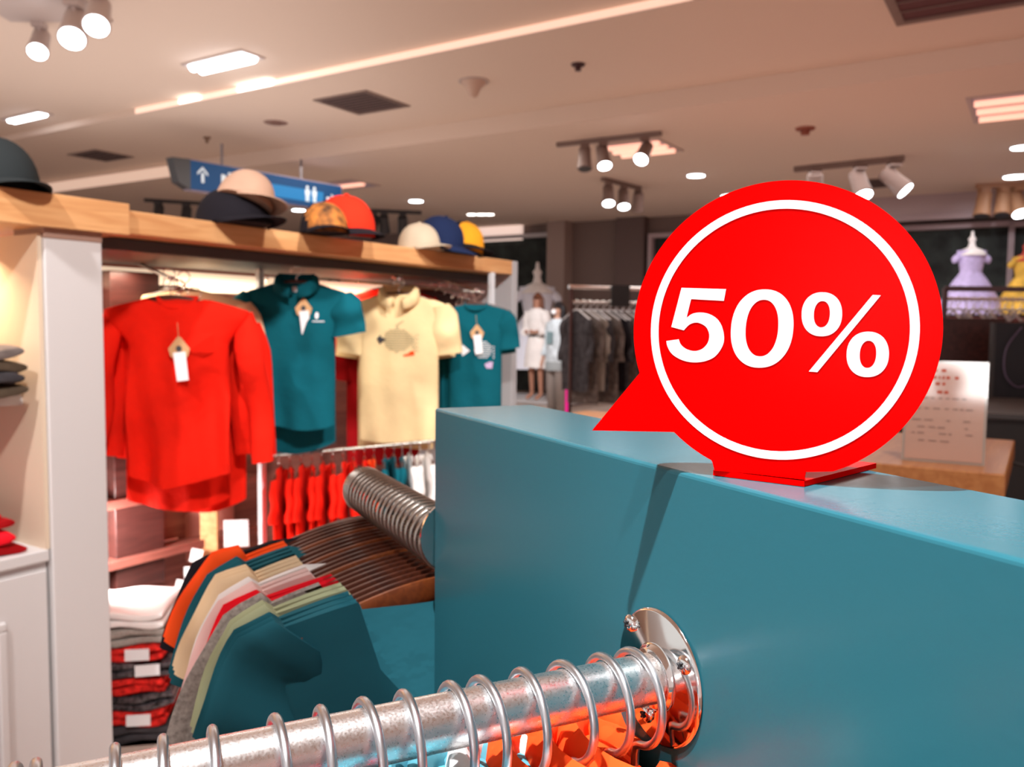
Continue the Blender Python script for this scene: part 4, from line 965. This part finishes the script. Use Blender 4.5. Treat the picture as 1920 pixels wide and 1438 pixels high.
# people
def person(label, px, pyfeet, Y, H_, hairM, skinM, rz, kind):
    a = at(px, pyfeet, Y); o = thing('person', label, 'person', a, rz)
    s = H_/1.7
    me = bpy.data.meshes.new('body'); V = []; Eg = []; Rr = []
    def v(x, y, z, r): V.append((x*s, y*s, z*s)); Rr.append(r*s); return len(V)-1
    pel = v(0, 0, .95, .125); wa = v(0, 0, 1.10, .10); ch = v(0, .0, 1.30, .125); sh_ = v(0, 0, 1.42, .08); nk = v(0, -.005, 1.50, .045); hd = v(0, -.015, 1.57, .065); hd2 = v(0, -.012, 1.64, .075)
    Eg += [(pel, wa), (wa, ch), (ch, sh_), (sh_, nk), (nk, hd), (hd, hd2)]
    for g in (-1, 1):
        s1 = v(g*.165, 0, 1.40, .05); el = v(g*.22, .02, 1.13, .036)
        if kind == 'dress': wr = v(g*.10, -.16, 1.10, .026); hn = v(g*.05, -.19, 1.10, .03)
        else: wr = v(g*.25, -.06, .90, .026); hn = v(g*.25, -.08, .82, .030)
        Eg += [(sh_, s1), (s1, el), (el, wr), (wr, hn)]
        fin = []
        for k in range(4):
            dx = (k-1.5)*.016; dz = -.06 if kind != 'dress' else 0
            if kind == 'dress': f1 = v(g*.0 + g*.02, -.20, 1.08+.016*k, .009)
            else: f1 = v(g*.25+dx, -.09-.01*k, .82-.075+.005*abs(k-1.5), .009)
            Eg.append((hn, f1))
        th = v(g*.23, -.12, .80, .009) if kind != 'dress' else v(g*.045, -.21, 1.14, .009); Eg.append((hn, th))
        hp = v(g*.085, 0, .88, .09); kn = v(g*.095, -.01, .48, .055); an = v(g*.095, .01, .09, .036); ft = v(g*.10, -.13, .03, .032)
        Eg += [(pel, hp), (hp, kn), (kn, an), (an, ft)]
    me.from_pydata(V, Eg, []); me.materials.append(skinM)
    bo = bpy.data.objects.new('body', me); COL.objects.link(bo); bo.parent = o
    sk = bo.modifiers.new('skin', 'SKIN'); sk.use_smooth_shade = True
    for i, r_ in enumerate(Rr): me.skin_vertices[0].data[i].radius = (r_, r_*.85)
    me.skin_vertices[0].data[0].use_root = True
    bo.modifiers.new('sub', 'SUBSURF').render_levels = 2
    # face
    b = nb()
    for g in (-1, 1): lathe(b, [(.0001, -.086*s), (.010*s, -.084*s), (.010*s, -.080*s), (.0001, -.079*s)], 10, 'y', (g*.028*s, 0, 1.625*s))
    obj('eyes', b, DKGREY, o)
    b = nb(); tube(b, [(0, -.078*s, 1.63*s), (0, -.098*s, 1.60*s), (0, -.085*s, 1.592*s)], .010*s, 8); obj('nose', b, skinM, o)
    # hair
    b = nb(); rings = []
    for i in range(12):
        t = i/11; z = (1.735 - t*(.40 if kind == 'dress' else .36))*s; r_ = .105*s*(sin(min(1, t*2.6+.12)*pi/2))*(1 - .12*t) + .015*s*t
        ring = []
        for k in range(24):
            an = 2*pi*k/24; c_, s__ = cos(an), sin(an); y = r_*s__*1.05
            if y < 0 and t > .22: y *= .18
            ring.append(Vector((r_*c_*(1+.06*sin(5*an+4*t)), y+.018*s, z)))
        rings.append(ring)
    loft(b, rings); obj('hair', b, hairM, o)
    def garment(nm, prof, M, dep=.7, wav=.0):
        b = nb(); loft(b, [[Vector((r_*s*cos(2*pi*k/30)*(1+wav*sin(10*2*pi*k/30)), r_*s*dep*sin(2*pi*k/30)*(1+wav*sin(10*2*pi*k/30)), z*s)) for k in range(30)] for r_, z in prof], caps=True); return obj(nm, b, M, o)
    def sleeve(M, z1=.9, r0=.065, r1=.05):
        for g in (-1, 1):
            b = nb(); tube(b, [(g*.15*s, 0, 1.42*s), (g*.19*s, 0, 1.30*s), (g*.235*s, .02*s, 1.12*s)] + ([(g*.14*s, -.12*s, 1.10*s)] if kind == 'dress' else [(g*.255*s, -.05*s, .95*s)]), .06*s, 14, rads=[r0*s, r0*s, r1*s, r1*.9*s]); obj('sleeve', b, M, o)
    if kind == 'dress':
        garment('blouse', [(.06, 1.49), (.15, 1.45), (.185, 1.38), (.175, 1.25), (.15, 1.10), (.15, 1.05)], CWHITE); sleeve(CWHITE, r0=.085, r1=.075)
        garment('belt', [(.155, 1.06), (.157, 1.05), (.157, 1.02), (.155, 1.01)], DKGREY); garment('skirt', [(.155, 1.03), (.20, .85), (.23, .60), (.235, .53)], CWHITE, wav=.03)
    else:
        SW = mat('sweater_pale', (.52, .58, .62), .9, var=.25, vscale=12)
        garment('sweater', [(.06, 1.49), (.15, 1.45), (.19, 1.36), (.185, 1.2), (.19, 1.0), (.20, .86), (.19, .84)], SW); sleeve(SW)
        garment('sweater_hem', [(.20, .87), (.205, .80), (.20, .74)], mat('sweater_hem_grey', (.30, .33, .34), .9))
        for g in (-1, 1):
            b = nb(); tube(b, [(g*.085*s, 0, .90*s), (g*.095*s, -.01*s, .48*s), (g*.095*s, .01*s, .07*s)], .08*s, 14, rads=[.105*s, .08*s, .07*s]); obj('trouser_leg', b, mat('trouser_taupe', (.24, .20, .18), .9), o)
        b = nb(); loft(b, [[Vector((.045*s*cos(a_)*q, -.075*s-.028*s*sin(a_)*(q), z*s)) for a_ in [pi*k/9 for k in range(10)]] for q, z in ((.8, 1.615), (1.1, 1.595), (1.05, 1.57), (.7, 1.548))], caps=False, closed=False); obj('face_mask', b, LABELW, o, solid=.003)
        b = nb(); box(b, -.07*s, -.150*s, 1.12*s, .06*s, -.146*s, 1.30*s); flat('chest_print', b, mat('print_teal_grey', (.16, .24, .26), .8), o)
    return o
pl_ = at(1010, 750, 13.3)
person('person with wavy brown hair in a white blouse and white skirt, bare legs', 1005, 750, 13.0, 1.62, HAIRB, SKIN, -.75, 'dress')
person('person with long black hair, white face mask, pale sweater and taupe trousers', 1043, 790, 11.9, 1.66, HAIRK, SKIN2, -.9, 'sweater')
o = rm_root('display_platform', 'low pale platform under the brown haired person', 'platform', inroom(pl_).x-1.2, inroom(pl_).y-.5, 0)
flat('deck', boxbm(0, 0, max(.03, pl_.z-.03), 2.0, 1.4, max(.04, pl_.z-.002)), WHITEP, o); flat('base', boxbm(.05, .05, 0, 1.95, 1.35, max(.03, pl_.z-.03)), FR, o)
p = at(1066, 700, 11.0); q = at(1064, 765, 11.0); o = thing('neon_tube', 'magenta vertical post beside the black haired person', 'post', (q.x, q.y, 0), 0)
b = nb(); tube(b, [(0, 0, 0.02), (0, 0, p.z)], .032, 12); obj('upright', b, mat('magenta', (.75, .0, .28), .4, emit=(.8, .0, .25), estr=.35), o); b = nb(); lathe(b, [(.0001, 0), (.10, 0), (.10, .02), (.0001, .02)], 20, 'z'); obj('foot', b, DKGREY, o)

# far clothes rack
a = at(1075, 538, 8.6); c = at(1260, 545, 9.0)
o = thing('garment_rack', 'distant chrome garment rack with grey clothes left of the red sign', 'clothes rack', (a.x, a.y, 0), atan2((c-a).y, (c-a).x)); Lr = hypot((c-a).x, (c-a).y)
b = nb(); tube(b, [(-.05, 0, a.z), (Lr, 0, a.z)], .022, 12); obj('top_bar', b, CHROME, o)
b = nb(); tube(b, [(-.02, 0, a.z-.15), (Lr, 0, a.z-.15)], .015, 12); obj('hanging_bar', b, CHROME, o)
for x in (-.02, Lr-.02): b = nb(); tube(b, [(x, 0, 0), (x, 0, a.z)], .018, 10); obj('upright', b, WOODD, o); b = nb(); box(b, x-.03, -.3, 0, x+.03, .3, .03); flat('base_bar', b, WOODD, o)
flat('sign_holder', boxbm(Lr*.36, -.05, a.z-.19, Lr*.54, -.03, a.z+.03), BLACK, o)
gc = [('charcoal', CHAR), ('taupe', TAUPE), ('grey', GREY), ('charcoal', CHAR), ('taupe', TAUPE), ('black', CBLACK), ('charcoal', CHAR), ('taupe', TAUPE), ('charcoal', CHAR), ('black', CBLACK), ('charcoal', CHAR), ('crimson', HOT), ('crimson', HOT), ('crimson', HOT)]
dvr = (c-a); dvr.z = 0; dvr.normalize(); pr3 = {}; fh0 = None
for k, (nm, mm) in enumerate(gc):
    q = Vector((a.x, a.y, a.z-.15)) + dvr*(.04 + k*Lr*.066); rz = atan2(dvr.y, dvr.x) + .55*(1 if k % 3 else .6)
    lab = '%s pale plastic hanger from the left on the distant rack' % ORD[k]
    if fh0 is None:
        fh0 = thing('plastic_hanger', lab, 'clothes hanger', q, rz, 'hangers on the distant rack')
        hp_, zb_ = hook_pts(.03, .05, .015, .004); b = nb(); tube(b, hp_, .004, 8); obj('hook', b, CHROME, fh0)
        b = nb(); tube(b, [(0, -.2, zb_-.09), (0, -.03, zb_+.01), (0, .03, zb_+.01), (0, .2, zb_-.09)], .009, 8); obj('shoulder_bar', b, mat('clear_plastic', (.62, .60, .62), .2), fh0)
    else: dup(fh0, q, (0, 0, rz), lab)
    lab = '%s garment from the left on the distant rack, %s knit' % (ORD[k], nm)
    loc = q + Vector((0, 0, zb_+.006))
    if nm not in pr3:
        s_ = Shirt(w=.20, body=.19, L=.82 if nm != 'taupe' else .95, d=.022, sl=.4, sa=.12, sr=.05, seed=k, fold=.014, neck=.05, slope=.09)
        r = thing('sweater', lab, 'garment', loc, rz+pi/2, 'garments on the distant rack'); obj('body', s_.bm(), mm, r); pr3[nm] = r
    else: dup(pr3[nm], loc, (0, 0, rz+pi/2), lab)
for k, (px, py, nm, mm) in enumerate(((1105, 760, 'black', CBLACK), (1140, 765, 'taupe', TAUPE), (1170, 745, 'mustard', mat('mustard_bag', (.35, .18, .07), .8)))):
    p = at(px, py, 8.3); p.z = 0.001
    folded('cloth_bundle', '%s cloth bundle on the floor under the distant rack' % nm, 'cloth bundle', p, .3*k, .34, .30, .22, mm, None, 60+k, 2)

# ================================================================== RIGHT SIDE: table, price board, dark counters, rack
P0 = onz(1886, 890, -.32); tz = CZ-.32
tb = thing('display_table', 'light wood display table behind the teal panel', 'table', (P0.x, P0.y, 0), ROOM)
flat('table_top', boxbm(-1.41, 0, tz-.055, 0, .70, tz), WOODT, tb, bevel=.004)
for x in (-1.37, -.09):
    for y in (.04, .61): flat('leg', boxbm(x, y, 0, x+.05, y+.05, tz-.055), WOODT, tb)
for x in (-1.0, -.45): pass
b0 = onz(1690, 862, -.3195); b1 = onz(1846, 874, -.3195); dv = b1 - b0
pbd = thing('price_board', 'upright acrylic holder with a pink text sheet on the wood table', 'sign holder', b0, atan2(dv.y, dv.x)); Wp = dv.length; Hp = .245
TI = -.06
Mt = Matrix.Rotation(TI, 4, 'X')
b = nb(); box(b, 0, 0, 0, Wp, .004, Hp, Mt); _nb = Vector((dv.y, -dv.x, 0)).normalized(); _nb = (_nb*cos(TI) + Z*sin(-TI)).normalized(); _pc = b0 + dv*.78 + Z*.16; _v = (CAM - _pc).normalized(); _rf = 2*_nb.dot(_v)*_nb - _v
light('board_glare_helper', 'SPOT', _pc + _rf*min(3.0, (3.1-_pc.z)/max(.05, _rf.z)), 30, (1, .98, .97), _pc, .24, .16, .5)  # added narrow spot, placed by reflection to make the board's glare
flat('holder', b, mat('holder_acrylic', (.55, .50, .46), .08, coat=1), pbd)
b = nb(); box(b, .006, -.0014, .006, Wp-.006, -.0002, Hp-.006, Mt); flat('sheet', b, mat('pink_sheet', (.72, .50, .42), .10, coat=.6), pbd)
b = nb(); box(b, 0, -.001, .0, Wp, .06, .003); flat('foot', b, MATS['holder_acrylic'], pbd)
PT = mat('print_red', (.62, .10, .05), .4); PG = mat('print_grey', (.42, .28, .24), .4)
random.seed(11)
for row, (z, x1_) in enumerate(((.222, .5), (.205, .62), (.190, .55), (.170, .5))):
    b = nb(); x = .03
    while x < Wp*x1_:
        wd = random.uniform(.004, .012)
        if random.random() < .8: box(b, x, -.0022, z-.0035, x+wd, -.0016, z+.0035, Mt)
        x += wd + random.uniform(.003, .012)
    flat('heading_line', b, PT, pbd)
for z in (.155, .130, .102, .085, .070, .052):
    b = nb(); x = .02
    while x < Wp*.8:
        wd = random.uniform(.006, .02)
        if random.random() < .75: box(b, x, -.0022, z-.0018, x+wd, -.0016, z+.0018, Mt)
        x += wd + random.uniform(.004, .01)
    flat('text_line', b, PG, pbd)
# dark cabinet and counter behind
p = at(1745, 600, 4.4); q = at(1872, 600, 4.4)
o = thing('dark_cabinet', 'dark brown tall cabinet behind the price board', 'cabinet', (p.x, p.y, 0), -.25)
W_ = (q-p).length; zt2 = at(1800, 597, 4.4).z
flat('carcass', boxbm(-.25, 0, 0, W_, .5, zt2), WOODD, o); flat('door', boxbm(-.22, -.012, .05, W_*.45, 0, zt2-.30), WOODD, o); flat('drawer', boxbm(-.22, -.012, zt2-.28, W_-.03, 0, zt2-.02), WOODD, o); flat('door', boxbm(W_*.47, -.012, .05, W_-.03, 0, zt2-.30), WOODD, o)
p = at(1858, 780, 2.9); o = thing('black_counter', 'black counter at the right edge beside the wood table', 'counter', (p.x, p.y+.1, 0), ROOM+.2)
flat('body', boxbm(.02, .02, 0, 1.2, .8, p.z-.02), BLACK, o); flat('top', boxbm(0, 0, p.z-.02, 1.25, .85, p.z), DKGREY, o, bevel=.004)
p = at(1868, 605, 4.0); o = thing('partition_screen', 'tall black partition at the right edge under the hooks', 'partition', (p.x, p.y, 0), -.3)
flat('sheet', boxbm(0, 0, 0, 1.3, .06, p.z), mat('black_panel_paint', (.010, .012, .020), .5), o); flat('edge_trim', boxbm(-.012, -.005, 0, 0, .065, p.z), DKGREY, o)
b = nb(); tube(b, catmull([(.10, -.03, p.z-.02), (.04, -.035, p.z-.12), (.04, -.035, p.z-.24), (.10, -.035, p.z-.30), (.17, -.035, p.z-.24), (.18, -.035, p.z-.1), (.20, -.03, p.z-.02)], 8), .004, 8); cbl = obj('cable', b, mat('violet_cable', (.14, .11, .2), .4), None, loc=(p.x, p.y, 0), rot=(0, 0, -.3)); tag(cbl, 'looped violet grey cable hanging at the right edge', 'cable')
q = at(1862, 862, 2.35); b = nb(); tube(b, catmull([Vector((0, 0, 0)), Vector((-.03, .05, .06)), Vector((-.05, .08, .12)), Vector((.0, .1, .16))], 8), .004, 8); tube(b, catmull([Vector((0, 0, 0)), Vector((.06, -.06, -.01)), Vector((.12, -.02, -.05)), Vector((.14, .05, -.12))], 8), .006, 8)
cbl = obj('cable', b, BLACK, None, loc=q); tag(cbl, 'black cable on the wood table beside the price board', 'cable')
# rack with clear hangers
a = at(1772, 541, 5.0); c = at(1960, 543, 5.0)
o = thing('garment_rack', 'grey square tube rack with clear hangers in front of the lilac dress', 'clothes rack', (a.x, a.y, 0), 0); Lr = (c-a).length
flat('top_bar', boxbm(0, -.012, a.z-.015, Lr, .012, a.z+.015), mat('rack_grey', (.14, .10, .12), .4), o); flat('upright', boxbm(-.012, -.012, 0, .012, .012, a.z), MATS['rack_grey'], o); flat('upright', boxbm(Lr-.012, -.012, 0, Lr+.012, .012, a.z), MATS['rack_grey'], o); flat('foot', boxbm(-.02, -.25, 0, .02, .25, .03), MATS['rack_grey'], o)
b = nb(); tube(b, [(0, 0, a.z-.06), (Lr, 0, a.z-.06)], .010, 10); obj('hanging_bar', b, CHROME, o)
for k in range(12):
    q = Vector((a.x+.035+.046*k, a.y, a.z-.062)); lab = '%s clear hanger from the left on the grey rack below the lilac dress' % ORD[k]
    h = dup(fh0, q, (0, 0, .25*sin(k*2.1)), lab, 'clear hangers on the grey rack'); h.scale = (.7, .7, .7)
p = at(1830, 600, 5.3); o = thing('low_display', 'dim pinkish shelf of clothes under the lilac dress', 'display shelf', (p.x, p.y, 0), 0)
flat('shelf', boxbm(-.4, 0, 0, .8, .4, p.z), MAROON, o); flat('upper_ledge', boxbm(-.42, -.02, p.z, .82, .42, p.z+.02), mat('pink_ledge', (.45, .22, .25), .6), o)
